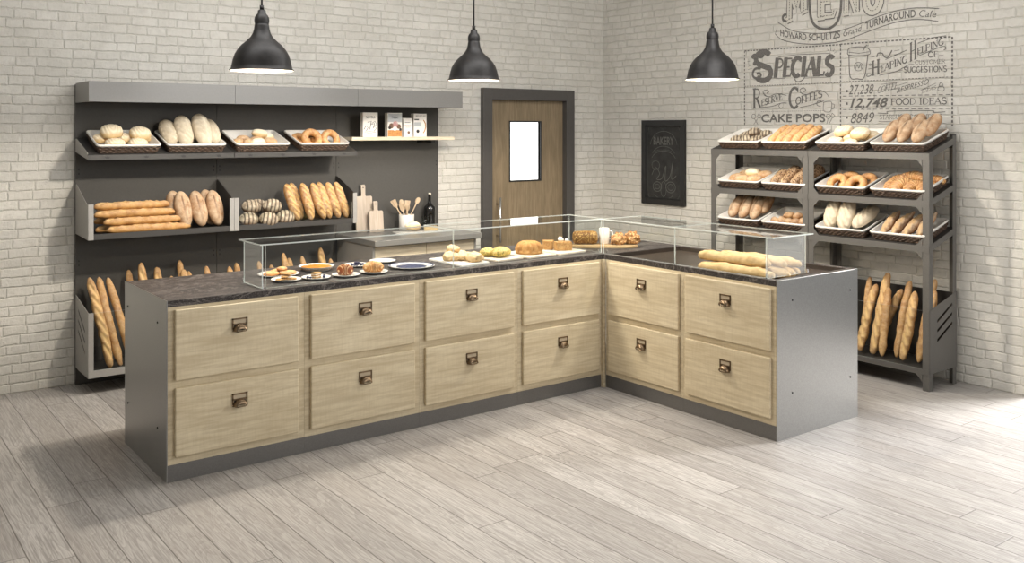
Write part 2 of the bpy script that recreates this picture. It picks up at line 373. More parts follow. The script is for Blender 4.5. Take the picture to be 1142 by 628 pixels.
# ------------------------------------------------------------------ bread shapes (origin at the middle of the underside, long side along X)
def loaf(name, mat, Ln, Wd, H, p=2.4, q=2.2, flat=.3, slash=(), depth=.004, amp=.003, bend=0, seed=0, nu=60, nv=40, rings=0, ridge=1.0, twist=0):
    vs = []; sc = []; top = []; rnd = random.Random(seed); off = Vector((rnd.random()*50, rnd.random()*50, rnd.random()*50))
    for i in range(nu+1):
        t = i/nu; u = -math.cos(PI*t) if Ln < 3*Wd else (2*t-1)*(1-.0)  # even spacing on long loaves
        if Ln >= 3*Wd: u = math.sin((t-.5)*PI)*.35+(2*t-1)*.65
        u = max(-1, min(1, u)); r = max(0, 1-abs(u)**p)**(1/q)
        r = max(r, .02)
        for j in range(nv):
            a = 2*PI*j/nv; ca, sa = math.cos(a), math.sin(a)
            y = Wd/2*r*ca; z = H*(1-flat)*r*sa if sa > 0 else H*flat*r*sa*(1.0)
            x = u*Ln/2; s = 0; dz = 0
            if sa > -.1:
                for (cx, cy, ang, hl, w) in slash:
                    dx, dy = x-cx, y-cy; c, n = math.cos(ang), math.sin(ang)
                    al = dx*c+dy*n; pe = -dx*n+dy*c; ex = max(0, abs(al)-hl)
                    d = math.hypot(ex, pe)/w
                    s = max(s, math.exp(-d*d)); dz += -depth*math.exp(-d*d)*ridge+depth*.8*math.exp(-((d-1.8)/.8)**2)
            if rings:
                rr = math.hypot(2*u, 2*y/Wd)/2*2; g = .5+.5*math.cos(rr*rings); s = g*.45 if sa > 0 else 0; dz -= depth*g*(sa > 0)
            P = Vector((x, y, z)); nrm = Vector((u*.4, ca, sa)).normalized()
            k = amp*(noise.noise(P*14+off)*1.2+noise.noise(P*38+off)*.5)
            P += nrm*(k+dz*max(0, sa+.1))
            P.y += bend*(u*u-.3)*Ln; P.z += H*flat
            if twist: P.z += twist*u*u*Ln
            vs.append(P); sc.append(s); top.append(max(0, min(1, sa*1.3+.1)))
    fs = []
    for i in range(nu):
        for j in range(nv):
            k = (j+1) % nv; fs.append((i*nv+j, i*nv+k, (i+1)*nv+k, (i+1)*nv+j))
    fs += [tuple(range(nv)), tuple(range((nu+1)*nv-1, nu*nv-1, -1))]
    mb = MB().add(vs, fs, mat, True); return mb.mesh(name, {'score': sc, 'top': top})
def slashes(n, span, ang, hl, w, cy=0): return [(-span/2+span*i/(n-1) if n > 1 else 0, cy, ang, hl, w) for i in range(n)]

def croissant(name, mat, R=.05, r0=.030, sweep=1.9, bands=7, seed=0, nu=56, nv=20, zs=.85):
    vs = []; sc = []; top = []; off = Vector((seed*3.1, seed, 0))
    for i in range(nu+1):
        t = 2*i/nu-1; a = t*sweep/2*1.25+PI/2; r = r0*max(.12, (1-abs(t)**2.2)**.6)
        k = (abs(t)*bands/1.0) % 1.0; stp = 1+.16*(1-k)-.08; r *= stp
        cx, cy = R*math.cos(a), R*(math.sin(a)-1)
        for j in range(nv):
            b = 2*PI*j/nv; rr = r*math.cos(b); P = Vector((cx+rr*math.cos(a), cy+rr*math.sin(a), max(-r0*.75, r*math.sin(b))*zs+r0*.62))
            P += Vector((0, 0, 1))*noise.noise(P*60+off)*.002
            vs.append(P); sc.append(max(0, 1-k*2.6)*.9); top.append(max(0, math.sin(b)))
    fs = [(i*nv+j, i*nv+(j+1) % nv, (i+1)*nv+(j+1) % nv, (i+1)*nv+j) for i in range(nu) for j in range(nv)]
    fs += [tuple(range(nv)), tuple(range((nu+1)*nv-1, nu*nv-1, -1))]
    return MB().add(vs, fs, mat, True).mesh(name, {'score': sc, 'top': top})

def ringbread(name, mat, R=.055, r=.026, seed=0, nu=56, nv=20, lobes=0, sx=1.0):
    vs = []; sc = []; top = []
    for i in range(nu):
        a = 2*PI*i/nu
        for j in range(nv):
            b = 2*PI*j/nv; rr = r*(1+.06*noise.noise(Vector((math.cos(a)*2+seed, math.sin(a)*2, 0)))+(.10*abs(math.sin(a*lobes/2)) if lobes else 0))
            d = R+rr*math.cos(b); z = max(-.7*r, rr*math.sin(b))+r*.7
            vs.append((d*math.cos(a)*sx, d*math.sin(a), z)); g = noise.noise(Vector((math.cos(a)*5+seed, math.sin(a)*5, b)))
            sc.append(max(0, .5*g+.15)); top.append(max(0, math.sin(b)))
    fs = [(i*nv+j, i*nv+(j+1) % nv, ((i+1) % nu)*nv+(j+1) % nv, ((i+1) % nu)*nv+j) for i in range(nu) for j in range(nv)]
    return MB().add(vs, fs, mat, True).mesh(name, {'score': sc, 'top': top})

def lump(name, mat, rx, ry, rz, amp=.006, freq=40, seed=0, sub=4):
    bm = bmesh.new(); bmesh.ops.create_icosphere(bm, subdivisions=sub, radius=1)
    off = Vector((seed*7.7, seed*1.3, 0)); vs = []; sc = []; top = []
    for v in bm.verts:
        n = v.co.normalized(); P = Vector((n.x*rx, n.y*ry, n.z*rz)); c = noise.cell_vector(P*freq+off) if False else None
        vd = noise.voronoi(P*freq+off)[0]; k = (.5-vd[0])*amp*1.6+amp*.4*noise.noise(P*90+off)
        P += n*k; P.z = max(P.z, -rz*.72)+rz*.72; vs.append(P); sc.append(max(0, min(1, (vd[0]-.45)*1.2))); top.append(max(0, n.z))
    fs = [tuple(x.index for x in f.verts) for f in bm.faces]; bm.free()
    return MB().add(vs, fs, mat, True).mesh(name, {'score': sc, 'top': top})

BR = {
    'spiral': [loaf('r', 'white', .145, .14, .082, 2.4, 2.2, .42, rings=13, depth=.0035, seed=k) for k in (1, 2)],
    'pale': [loaf('r', 'pale', .275, .122, .098, 2.8, 2.2, .42, slashes(5, .19, .75, .06, .008), .005, seed=k) for k in (3, 4)],
    'smallbun': [loaf('r', 'bun', .102, .074, .052, 2.3, 2.1, .4, seed=k, nu=26, nv=18) for k in (5, 6)],
    'palebun': [loaf('r', 'white', .10, .076, .052, 2.3, 2.1, .4, seed=k, nu=26, nv=18) for k in (5, 6)],
    'oval': [loaf('r', 'flour', .265, .118, .095, 2.3, 1.9, .45, [(0, .006, .03, .085, .004), (.0, -.022, -.05, .05, .003)], .003, seed=k) for k in (7, 8, 9)],
    'ovals': [loaf('r', 'flour', .21, .10, .08, 2.3, 1.9, .45, [(0, .005, .03, .06, .004)], .003, seed=k) for k in (7, 8, 9)],
    'striped': [loaf('r', 'dark', .13, .112, .085, 2.2, 2.0, .42, slashes(4, .085, 1.2, .06, .0042), .003, seed=k) for k in (10, 11)],
    'stripeds': [loaf('r', 'dark', .10, .078, .058, 2.2, 2.0, .42, slashes(4, .07, 1.2, .05, .004), .003, seed=k) for k in (10, 11)],
    'batard': [loaf('r', 'golden', .30, .078, .064, 3.0, 2.0, .42, slashes(5, .22, .42, .034, .0065), .005, seed=k, bend=.02*k-.28) for k in (13, 14, 15)],
    'long': [loaf('r', 'baguette', .50, .066, .056, 4.5, 2.4, .4, slashes(6, .34, .25, .045, .009), .005, seed=k, bend=b, amp=.004, nu=60) for k, b in ((16, .01), (17, -.012), (18, .004))],
    'yellow': [loaf('r', 'yellow', .31, .070, .068, 4.5, 2.2, .4, slashes(1, 0, .04, .12, .004), .003, seed=k) for k in (19, 20)],
    'yellowslash': [loaf('r', 'yellow', .29, .072, .058, 3.5, 2.2, .4, slashes(7, .2, .9, .028, .005), .003, seed=k) for k in (21,)],
    'rustic': [loaf('r', 'seeded', .19, .075, .06, 3.4, 2.3, .4, [(0, 0, .08, .07, .005)], .003, seed=k, amp=.006) for k in (22, 23)],
    'darkround': [loaf('r', 'seeded', .10, .095, .065, 2.2, 2, .4, seed=k, amp=.009) for k in (24, 25)],
    'scored': [loaf('r', 'pale', .24, .115, .09, 2.6, 2.1, .42, slashes(4, .15, .6, .06, .008), .006, seed=k) for k in (26, 27)],
    'pointed': [loaf('r', 'rustic', .27, .072, .058, 1.7, 1.25, .4, slashes(4, .15, .3, .04, .007), .004, seed=k, amp=.006) for k in (28, 29)],
    'nugget': [lump('r', 'rustic', .032, .028, .024, .007, 28, k, 3) for k in (1, 2, 3)],
    'ring': [ringbread('r', 'ring', .052, .025, k, lobes=0) for k in (1, 2)],
    'knot': [ringbread('r', 'ring', .058, .030, k, lobes=9, sx=1.15) for k in (4,)],
    'crois': [croissant('r', 'crois', .062, .036, 1.9, 5, k) for k in (1, 2)],
    'stick': [loaf('r', 'baguette', .66, .062, .05, 5, 2.3, .45, slashes(6, .44, .28, .05, .010), .006, seed=k, bend=b, amp=.0045, nu=64) for k, b in ((30, .008), (31, -.01), (32, 0))],
    'stickplain': [loaf('r', 'baguette', .62, .054, .045, 5, 2.3, .45, seed=k, bend=b, amp=.005, nu=64) for k, b in ((33, .010), (34, -.006))],
    'raw': [loaf('r', 'soft', .56, .082, .066, 6, 2.6, .35, slashes(2, .3, .3, .05, .006), .003, seed=k, bend=b, amp=.006, nu=60) for k, b in ((35, .006), (36, -.008), (37, .0))],
}
for k, ms in BR.items():
    for m in ms: m.name = 'bread_'+k

def frame(o, X, Y, Z):
    M = Matrix.Identity(4)
    for i, a in enumerate((X, Y, Z)):
        a = Vector(a).normalized()
        for j in range(3): M[j][i] = a[j]
    M.translation = Vector(o); return M
def lay(mesh_l, P, d, up=(0, 0, 1), scale=1.0):      # long side along d, top towards up
    X = Vector(d).normalized(); U = Vector(up); Z = (U-X*U.dot(X)).normalized(); Y = Z.cross(X)
    M = frame(P, X, Y, Z); return M @ Matrix.Diagonal((scale, scale, scale, 1)) if not isinstance(scale, tuple) else M @ Matrix.Diagonal((*scale, 1))
def pick(kind, k): return BR[kind][k % len(BR[kind])]

# ------------------------------------------------------------------ the setting
XW, YW, ZC = 6.40, 6.96, 3.3
struct(B(-2.2, 6.9, -2.0, 7.3, -.1, 0, m='floor').build('floor'))
mb = MB().box(-2.2, 4.93, YW, YW+.14, 0, ZC, m='brick_b').box(5.93, XW+.5, YW, YW+.14, 0, ZC, m='brick_b').box(4.93, 5.93, YW, YW+.14, 2.10, ZC, m='brick_b')
struct(mb.build('wall_back'))
mb = MB().box(XW, XW+.15, 2.84, YW, 0, ZC, m='brick_r').box(XW, XW+.15, -2, 2.84, 2.95, ZC, m='brick_r')  # out-of-view opening invented to let the key light in
struct(mb.build('wall_right'))
struct(B(-2.2, 6.9, -2.0, 7.3, ZC, ZC+.1, m='ceil').build('ceiling'))

struct(B(-2.35, -2.2, -2, 7.3, 0, ZC, m='brick_r').build('wall_left_blocker'))  # unseen wall, added to cut ambient light from the left
# door
dr = bpy.data.objects.new('door_1', None); COL.objects.link(dr); dr.location = (5.43, YW, 0); struct(dr)
f = MB(); yo0, yo1 = -.05, .10
f.box(-.54, -.44, yo0, yo1, 0, 2.135, 'frame').box(.445, .545, yo0, yo1, 0, 2.135, 'frame').box(-.44, .445, yo0, yo1, 2.03, 2.135, 'frame')
o = f.build('door_frame', dr, .003)
lf = MB(); wx0, wx1, wz0, wz1 = -.196, .162, 1.28, 1.825
lf.box(-.438, wx0, .012, .055, .008, 2.028, 'door').box(wx1, .443, .012, .055, .008, 2.028, 'door').box(wx0, wx1, .012, .055, .008, wz0, 'door').box(wx0, wx1, .012, .055, wz1, 2.028, 'door')
lf.build('door_leaf', dr)
tr = MB()
for a in ((wx0-.012, wx0, wz0-.012, wz1+.012), (wx1, wx1+.012, wz0-.012, wz1+.012), (wx0, wx1, wz0-.012, wz0), (wx0, wx1, wz1, wz1+.012)):
    tr.box(a[0], a[1], .004, .05, a[2], a[3], 'black')
tr.build('window_frame', dr)
B(wx0+.001, wx1-.001, .042, .048, wz0+.001, wz1-.001, m='win').build('window_pane', dr)
h = MB().tube([(-.35, -.045, .72), (-.35, -.045, 1.13)], .011, 12, 'clip')
for z in (.78, 1.07): h.tube([(-.35, -.045, z), (-.35, .014, z)], .007, 8, 'clip')
h.build('pull_handle', dr)

# ------------------------------------------------------------------ L shaped counter
def cup_handle(parent, x, z):
    p = MB()      # card plate: a frame of four bars round a paper card, a half cup below
    w, y = .041, -.022
    for a in ((-w, -w+.007, z-.026, z+.030), (w-.007, w, z-.026, z+.030), (-w, w, z+.023, z+.030), (-w, w, z-.004, z+.003)):
        p.box(x+a[0], x+a[1], y-.004, y+.001, a[2], a[3], 'bronze')
    p.box(x-w+.005, x+w-.005, y-.0015, y+.001, z, z+.025, 'card')
    vs = []; n = 14; k = 8
    for i in range(k+1):
        e = PI/2*i/k
        for j in range(n+1):
            t = PI*j/n
            vs.append((x+.037*math.cos(t)*math.cos(e*.55), y-.004-.026*math.sin(e), z-.034+.036*math.sin(t)*math.cos(e*.80)))
    fs = [(i*(n+1)+j, i*(n+1)+j+1, (i+1)*(n+1)+j+1, (i+1)*(n+1)+j) for i in range(k) for j in range(n)]
    p.add(vs, fs, 'bronze', True)
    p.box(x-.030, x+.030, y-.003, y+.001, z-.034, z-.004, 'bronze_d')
    p.tube([(x-.039, y-.006, z-.032), (x-.02, y-.026, z-.036), (x+.02, y-.026, z-.036), (x+.039, y-.006, z-.032)], .003, 8, 'bronze')
    o = p.build('handle', parent); return o
def cabinet(label, M, W, D, dx0, dx1):
    t = thing('drawer_cabinet', label, 'cabinet', M=M, group='drawer cabinets of the counter')
    c = MB().box(.0004, W-.0004, 0, D, .086, .870, 'oak')
    c.build('body', t)
    B(.0004, W-.0004, .002, D, 0, .0858, m='plinth').build('plinth', t)
    for z0, z1 in ((.505, .856), (.124, .466)):
        d = B(dx0, dx1, -.0215, -.0005, z0, z1, m='oak').build('drawer', t, .005)
        cup_handle(d, (dx0+dx1)/2, z0+(z1-z0)*.70)
    return t
XA, YF, YB, XI, YE, XE = 1.424, 4.730, 5.487, 4.35, 3.297, 5.132
PITCH = .727
pos = ['leftmost, beside the steel end panel', 'second from the left end', 'third from the left end', 'fourth from the left, next to the inner corner']
for i in range(4):
    x0 = XA+.006+i*PITCH
    cabinet('oak two-drawer cabinet of the long run, '+pos[i], frame((x0, YF, 0), (1, 0, 0), (0, 1, 0), (0, 0, 1)), PITCH if i < 3 else XI-.022-x0, .74, 1.462+i*PITCH-x0, 2.116+i*PITCH-x0)
for i, y0 in enumerate((4.704, 4.00)):
    W = .704 if i == 0 else 4.00-YE-.006
    cabinet('oak two-drawer cabinet of the short run, '+('next to the inner corner' if i == 0 else 'beside the right steel end panel'),
            frame((XI, y0, 0), (0, -1, 0), (1, 0, 0), (0, 0, 1)), W, .745, y0-(4.664 if i == 0 else 3.969), y0-(4.028 if i == 0 else 3.333))
tag(B(XI-.021, XI-.001, YF-.024, YF+.02, 0, .869, m='oak').build('corner_post', None, .002), 'slim oak post in the inner corner of the counter', 'post')
def end_panel(label, box, screws, axis):
    p = B(*box, m='steel').build('end_panel', None, .001); tag(p, label, 'panel')
    s = MB()
    for c in screws:
        q = MB().lathe([(0, 0), (.006, 0), (.005, .003), (0, .0035)], 12, m='screw')
        R = Matrix.Rotation(-PI/2, 4, 'Y') if axis == 0 else Matrix.Rotation(PI/2, 4, 'X')
        q.tf(Matrix.Translation(c) @ R); o = q.build('screw', p)
end_panel('tall steel end panel closing the left end of the counter', (XA, XA+.0055, YF-.001, YB, 0, .9035), [(XA-.0003, y, z) for y in (4.875, 5.42) for z in (.24, .774)], 0)
end_panel('wide steel end panel closing the right end of the counter', (XI-.002, XE, YE-.0005, YE+.0055, 0, .9035), [(x, YE-.0008, z) for x in (4.487, 5.054) for z in (.254, .782)], 1)
# one continuous stone worktop with a sunken well in the short run
ct = MB(); z0, z1 = .8705, .9027
wx, wX, wy, wY = 4.405, 5.085, 3.345, 4.715
ct.box(XA+.006, XE, YF, YB, z0, z1, 'stone')
ct.box(XI, wx, YE+.006, YF, z0, z1, 'stone').box(wX, XE, YE+.006, YF, z0, z1, 'stone').box(wx, wX, YE+.006, wy, z0, z1, 'stone').box(wx, wX, wY, YF, z0, z1, 'stone')
top = ct.build('countertop', None); tag(top, 'dark veined stone countertop running round the L shaped counter', 'countertop')
wl = MB()
wl.box(wx, wx+.004, wy, wY, .8706, .9005, 'well').box(wX-.004, wX, wy, wY, .8706, .9005, 'well').box(wx, wX, wy, wy+.004, .8706, .9005, 'well').box(wx, wX, wY-.004, wY, .8706, .9005, 'well').box(wx, wX, wy, wY, .8706, .8745, 'well')
wl.build('well_liner', top)

# ------------------------------------------------------------------ glass guards on the counter
def pane(parent, name, box, thin):
    # thin = axis of the thickness; the other four faces are polished edges
    mb = MB(); mb.box(*box, m='veil_glass' if name == 'side_pane' and not 4.39 < box[0] < 4.41 else 'glass')
    idx = {2: (0, 1), 1: (2, 3), 0: (4, 5)}[thin]
    k = mb.mi('edge')
    for i in range(6):
        if i not in idx: mb.m[i] = k
    return mb.build(name, parent)
ZG = 1.135; T = .006
g = thing('glass_guard', 'clear glass sneeze guard over the pastries on the long counter run', 'glass guard', (3.2, 4.8, .9027), 0)
gi = Matrix.Translation((-3.2, -4.8, -.9027))
def P(name, box, thin): 
    o = pane(g, name, box, thin); o.matrix_parent_inverse = gi; return o
P('front_pane', (1.968, 3.168, 4.80, 4.80+T, .9032, ZG), 1)
P('front_pane', (3.173, 4.395, 4.80, 4.80+T, .9032, ZG), 1)
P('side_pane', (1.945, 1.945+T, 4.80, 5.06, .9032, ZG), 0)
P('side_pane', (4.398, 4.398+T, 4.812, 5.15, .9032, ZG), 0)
P('top_pane', (1.925, 3.168, 4.775, 5.085, ZG+.0005, ZG+.0070), 2)
P('top_pane', (3.173, 4.398, 4.775, 5.15, ZG+.0005, ZG+.0070), 2)
for c in ((1.955, 4.815), (1.95, 5.075), (4.39, 4.82)):
    o = MB().box(c[0]-.006, c[0]+.006, c[1]-.006, c[1]+.006, .9029, .925, 'clip').build('clip', g, .001); o.matrix_parent_inverse = gi
g = thing('glass_guard', 'clear glass sneeze guard over the sunken well of the short run', 'glass guard', (4.42, 4.1, .9027), 0)
gi = Matrix.Translation((-4.42, -4.1, -.9027))
P('front_pane', (4.380, 4.380+T, 3.40, 4.10, .9032, ZG), 0)
P('front_pane', (4.380, 4.380+T, 4.105, 4.765, .9032, ZG), 0)
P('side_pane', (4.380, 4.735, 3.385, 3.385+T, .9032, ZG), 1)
P('top_pane', (4.362, 4.74, 3.335, 4.10, ZG+.0005, ZG+.0070), 2)
P('top_pane', (4.362, 4.74, 4.105, 4.772, ZG+.0005, ZG+.0070), 2)
for c in ((4.735, 3.375), (4.394, 3.40), (4.394, 4.74)):
    o = MB().box(c[0]-.006, c[0]+.006, c[1]-.006, c[1]+.006, .9029, .925, 'clip').build('clip', g, .001); o.matrix_parent_inverse = gi

# ------------------------------------------------------------------ wall display unit
U0, PM, YP = 1.475, .981, 6.93      # left edge, module pitch, face of the back panels
YFR = 6.57                          # front plane of bins and header
wu = thing('wall_display_unit', 'charcoal wall display unit with silver canopy and bread shelves', 'shelving unit', (U0, YW-.002, 0))
wi = Matrix.Translation((-U0, -(YW-.002), 0))
def W_(mb, name, bevel=0, par=None):
    o = mb.build(name, par or wu, bevel)
    if par is None: o.matrix_parent_inverse = wi
    return o
for i in range(3):
    x0 = U0+i*PM
    mb = B(x0+.001, x0+PM-.001, YP, YW-.002, 0.0, 2.065, m='panel')
    bp = W_(mb, 'back_panel', .001)
    mb = B(x0+.001, x0+PM-.001, YFR-.02, YFR-.002, 1.938, 2.073, m='header').box(x0+.001, x0+PM-.001, YFR-.002, YP-.001, 2.052, 2.072, 'header')
    if i == 0: mb.box(x0+.001, x0+.015, YFR-.002, YP-.001, 1.938, 2.052, 'header')
    if i == 2: mb.box(x0+PM-.015, x0+PM-.001, YFR-.002, YP-.001, 1.938, 2.052, 'header')
    W_(mb, 'canopy_panel')
    for dx in (.022, PM-.022) if i else (.022, PM-.022):
        s = MB()
        for z in (.82, .85, 1.45, 1.48):
            s.box(x0+dx-.004, x0+dx+.004, YP-.0006, YP, z-.006, z+.006, 'black')
        W_(s, 'slot_holes')
# sloped top shelf (two modules)
SL = .3057
for i in range(2):
    x0 = U0+i*PM; z = lambda y: 1.586+SL*(y-YFR)
    sh = MB().prism([(YFR, 1.552), (YFR, 1.586), (YP-.001, z(YP)), (YP-.001, z(YP)-.008), (YFR+.01, 1.578), (YFR+.01, 1.552)], 0, x0+.002, x0+PM-.002, 'shelf_grey')
    s = W_(sh, 'top_shelf')
    mk = MB()
    for cx in (x0+.12, x0+.37, x0+.62, x0+.87):
        for a in (-.62, 0, .62):
            c, n = math.sin(a), math.cos(a)
            pts = [(cx+c*.006-n*.003, 1.556+n*.006+c*.003), (cx+c*.016-n*.0055, 1.556+n*.016+c*.005), (cx+c*.027, 1.556+n*.024), (cx+c*.016+n*.0055, 1.556+n*.016-c*.005), (cx+c*.006+n*.003, 1.556+n*.006-c*.003)]
            mk.prism(pts, 1, YFR-.0006, YFR, 'black')
    o = mk.build('cut_out_flowers', s)
for x in (U0+.004,):
    W_(MB().prism([(YP-.001, 1.60), (YP-.001, 1.69), (YP-.03, 1.69), (YFR+.02, 1.600), (YFR+.02, 1.556)], 0, x-.003, x, 'side_grey'), 'shelf_bracket')
# open bins at middle height
ZM = 1.052
for i in range(2):
    x0 = U0+i*PM; x1 = x0+PM
    b = W_(MB().box(x0+.004, x1-.004, YFR+.012, YP-.001, ZM-.012, ZM, 'rack_dark').box(x0+.004, x1-.004, YFR, YFR+.012, ZM-.026, ZM+.012, 'shelf_grey'), 'middle_bin')
    for x in (x0+.001, x1-.004):
        pr = [(YFR, ZM-.026), (YP-.001, ZM-.012), (YP-.001, 1.378), (YP-.03, 1.378), (YFR+.04, 1.262), (YFR, 1.262)]
        sp = MB().prism(pr, 0, x, x+.003, 'side_grey' if x < x0+.01 and i == 0 else 'shelf_grey')
        q = x if x < x0+.01 else x+.003-.033
        sp.box(q, q+.033, YFR-.003, YFR, ZM-.026, 1.262, 'side_grey'); sp.build('side_panel', b)
    if i == 1:
        pane(b, 'glass_front', (x0+.036, x1-.036, YFR+.014, YFR+.019, ZM+.0005, 1.19), 1)
# tall baguette bins at the bottom
for i in range(2):
    x0 = U0+i*PM; x1 = x0+PM; z0 = .145
    b = W_(MB().box(x0+.004, x1-.004, YFR+.012, YP-.001, z0-.012, z0, 'rack_dark').box(x0+.004, x1-.004, YFR, YFR+.012, z0-.026, z0+.02, 'side_grey'), 'baguette_bin')
    for k, x in enumerate((x0+.001, x1-.004)):
        sp = MB(); A = (YFR, YP-.001); th = (x, x+.003)
        zt = lambda y: .548+(.622-.548)*(y-YFR)/(YP-YFR)
        # panel cut by three slanting slots: built as bands between them
        ys0, ys1 = YFR+.09, YP-.08
        sp.prism([(YFR, z0-.026), (ys0, z0-.026), (ys0, zt(ys0)), (YFR, .548)], 0, *th, 'side_grey')
        sp.prism([(ys1, z0-.026), (YP-.001, z0-.02), (YP-.001, .622), (ys1, zt(ys1))], 0, *th, 'side_grey')
        sl = lambda y, c: c+(y-ys0)*.62
        lev = [.315, .385, .455]
        lo = lambda y: z0-.026
        prev = lo
        for c in lev:
            sp.prism([(ys0, prev(ys0)), (ys1, prev(ys1)), (ys1, sl(ys1, c)-.055), (ys0, sl(ys0, c)-.055)], 0, *th, 'side_grey')
            prev = (lambda c: (lambda y: sl(y, c)-.055+.020))(c)
        sp.prism([(ys0, prev(ys0)), (ys1, prev(ys1)), (ys1, zt(ys1)), (ys0, zt(ys0))], 0, *th, 'side_grey')
        q = x if k == 0 else x+.003-.033
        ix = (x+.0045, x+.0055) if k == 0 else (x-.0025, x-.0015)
        sp.prism([(ys0-.01, .17), (ys1+.01, .17), (ys1+.01, .585), (ys0-.01, .545)], 0, *ix, 'black')  # black sheet painting the shade of the bin interior behind the slots
        sp.box(q, q+.033, YFR-.003, YFR, z0-.026, .548, 'side_grey'); sp.build('side_panel', b)
    pane(b, 'glass_front', (x0+.036, x1-.036, YFR+.002, YFR+.007, z0+.021, .545), 1)

# pale floating shelf and its bracket
fs = tag(B(3.44, 4.41, 6.66, YP-.0005, 1.668, 1.695, m='pale').build('wall_shelf', None, .002), 'pale wooden shelf holding cartons on the charcoal wall panel', 'shelf')
B(4.20, 4.24, 6.70, YP-.0005, 1.645, 1.6675, m='black').build('bracket', fs)

# prep cabinet with grey worktop below the wooden shelf
pc = thing('prep_cabinet', 'grey sided prep cabinet with wood front below the cutting boards', 'cabinet', (3.925, 6.6, 0))
pi_ = Matrix.Translation((-3.925, -6.6, 0))
for mb, n, bv in ((MB().box(3.445, 3.463, 6.33, 6.925, 0, .865, 'side_grey').box(4.385, 4.403, 6.33, 6.925, 0, .865, 'side_grey').box(3.463, 4.385, 6.35, 6.925, .05, .865, 'panel'), 'body', 0),
                  (B(3.466, 3.922, 6.330, 6.3495, .07, .855, m='pale'), 'door', .002), (B(3.926, 4.382, 6.330, 6.3495, .07, .855, m='pale'), 'door', .002),
                  (B(3.43, 4.42, 6.265, 6.928, .867, .910, m='header'), 'worktop', .003)):
    o = mb.build(n, pc, bv); o.matrix_parent_inverse = pi_

# ------------------------------------------------------------------ right-hand bread racks
RX, RXB = 5.985, 6.337
ZS = (1.594, 1.275, .972)
def bread_rack(ya, yb, label):        # ya > yb ; seen from the room ya is the left side
    t = thing('bread_rack', label, 'rack', (RX, (ya+yb)/2, 0), group='steel bread racks at the right wall')
    I = Matrix.Translation((-RX, -(ya+yb)/2, 0)); pw = .047
    def add(mb, n, par=None, bevel=0):
        o = mb.build(n, par or t, bevel)
        if par is None: o.matrix_parent_inverse = I
        return o
    for k, y in enumerate((ya, yb)):
        s = -1 if k == 0 else 1
        y0, y1 = sorted((y, y+s*pw)); yt0, yt1 = sorted((y, y+s*.004))
        add(MB().box(RX, RX+.004, y0, y1, 0, ZS[0]-.001, 'rack').box(RX+.004, RX+.045, yt0, yt1, 0, ZS[0], 'rack'), 'front_post')
        add(MB().box(RXB-.004, RXB, y0, y1, 0, 1.722, 'rack').box(RXB-.045, RXB-.004, yt0, yt1, 0, 1.715, 'rack'), 'back_post')
    sl = .13/.352
    for z in ZS:
        zt = lambda x: z+sl*.83*(x-RX)
        m = MB().prism([(RX+.001, z-.004), (RX+.001, z), (RXB-.005, zt(RXB)), (RXB-.005, zt(RXB)-.004)], 1, yb+.005, ya-.005, 'rack_dark')
        m.box(RXB-.009, RXB-.005, yb+.005, ya-.005, zt(RXB)-.075, zt(RXB)-.004, 'rack_dark')
        s = add(m, 'shelf')
        r = MB().box(RX-.004, RX-.0005, yb, ya, z-.042, z+.001, 'rack')
        for y in (yb, ya-.004):
            r.prism([(RX, z-.042), (RX, z+.001), (RXB, zt(RXB)+.003), (RXB, zt(RXB)-.038)], 1, y-.0005, y+.0045, 'rack')
        for y, q in ((yb+pw, 1), (ya-pw, -1)):      # corner gussets
            r.prism([(y, z-.042), (y+q*.045, z-.042), (y, z-.092)], 0, RX-.004, RX-.0005, 'rack')
            if z != ZS[0]: r.prism([(y, z+.001), (y+q*.045, z+.001), (y, z+.05)], 0, RX-.004, RX-.0005, 'rack')
        r.build('shelf_rail', s)
    # bottom bin
    z0 = .145
    b = add(MB().box(RX+.001, RXB-.005, yb+.005, ya-.005, z0-.014, z0-.002, 'rack_dark').box(RX-.004, RX-.0005, yb, ya, z0-.036, z0+.001, 'rack')
            .prism([(yb+pw, z0-.036), (yb+pw+.045, z0-.036), (yb+pw, z0-.086)], 0, RX-.004, RX-.0005, 'rack').prism([(ya-pw, z0-.036), (ya-pw-.045, z0-.036), (ya-pw, z0-.086)], 0, RX-.004, RX-.0005, 'rack')
            .box(RXB-.009, RXB-.005, yb+.005, ya-.005, z0, .63, 'rack_dark'), 'baguette_bin')
    for y in (yb-.0045, ya+.0015):
        sp = MB(); xs0, xs1 = RX+.095, RXB-.06; zt = lambda x: .543+(.64-.543)*(x-RX)/(RXB-RX); th = (y, y+.003)
        sp.prism([(RX+.002, z0-.025), (xs0, z0-.025), (xs0, zt(xs0)), (RX+.002, zt(RX))], 1, *th, 'rack').prism([(xs1, z0-.025), (RXB, z0-.025), (RXB, zt(RXB)), (xs1, zt(xs1))], 1, *th, 'rack')
        sl2 = lambda x, c: c+(x-xs0)*.50; prev = lambda x: z0-.025
        for c in (.375, .440, .505):
            sp.prism([(xs0, prev(xs0)), (xs1, prev(xs1)), (xs1, sl2(xs1, c)-.055), (xs0, sl2(xs0, c)-.055)], 1, *th, 'rack')
            prev = (lambda c: (lambda x: sl2(x, c)-.055+.022))(c)
        sp.prism([(xs0, prev(xs0)), (xs1, prev(xs1)), (xs1, zt(xs1)), (xs0, zt(xs0))], 1, *th, 'rack')
        sp.build('side_panel', b)
    pane(b, 'glass_front', (RX+.002, RX+.006, yb+.006, ya-.006, z0+.001, .537), 0)
    return t
bread_rack(5.196, 4.260, 'grey steel bread rack, the farther of two, partly behind the counter')
bread_rack(4.256, 3.312, 'grey steel bread rack, the nearer of two, with slotted end panel')

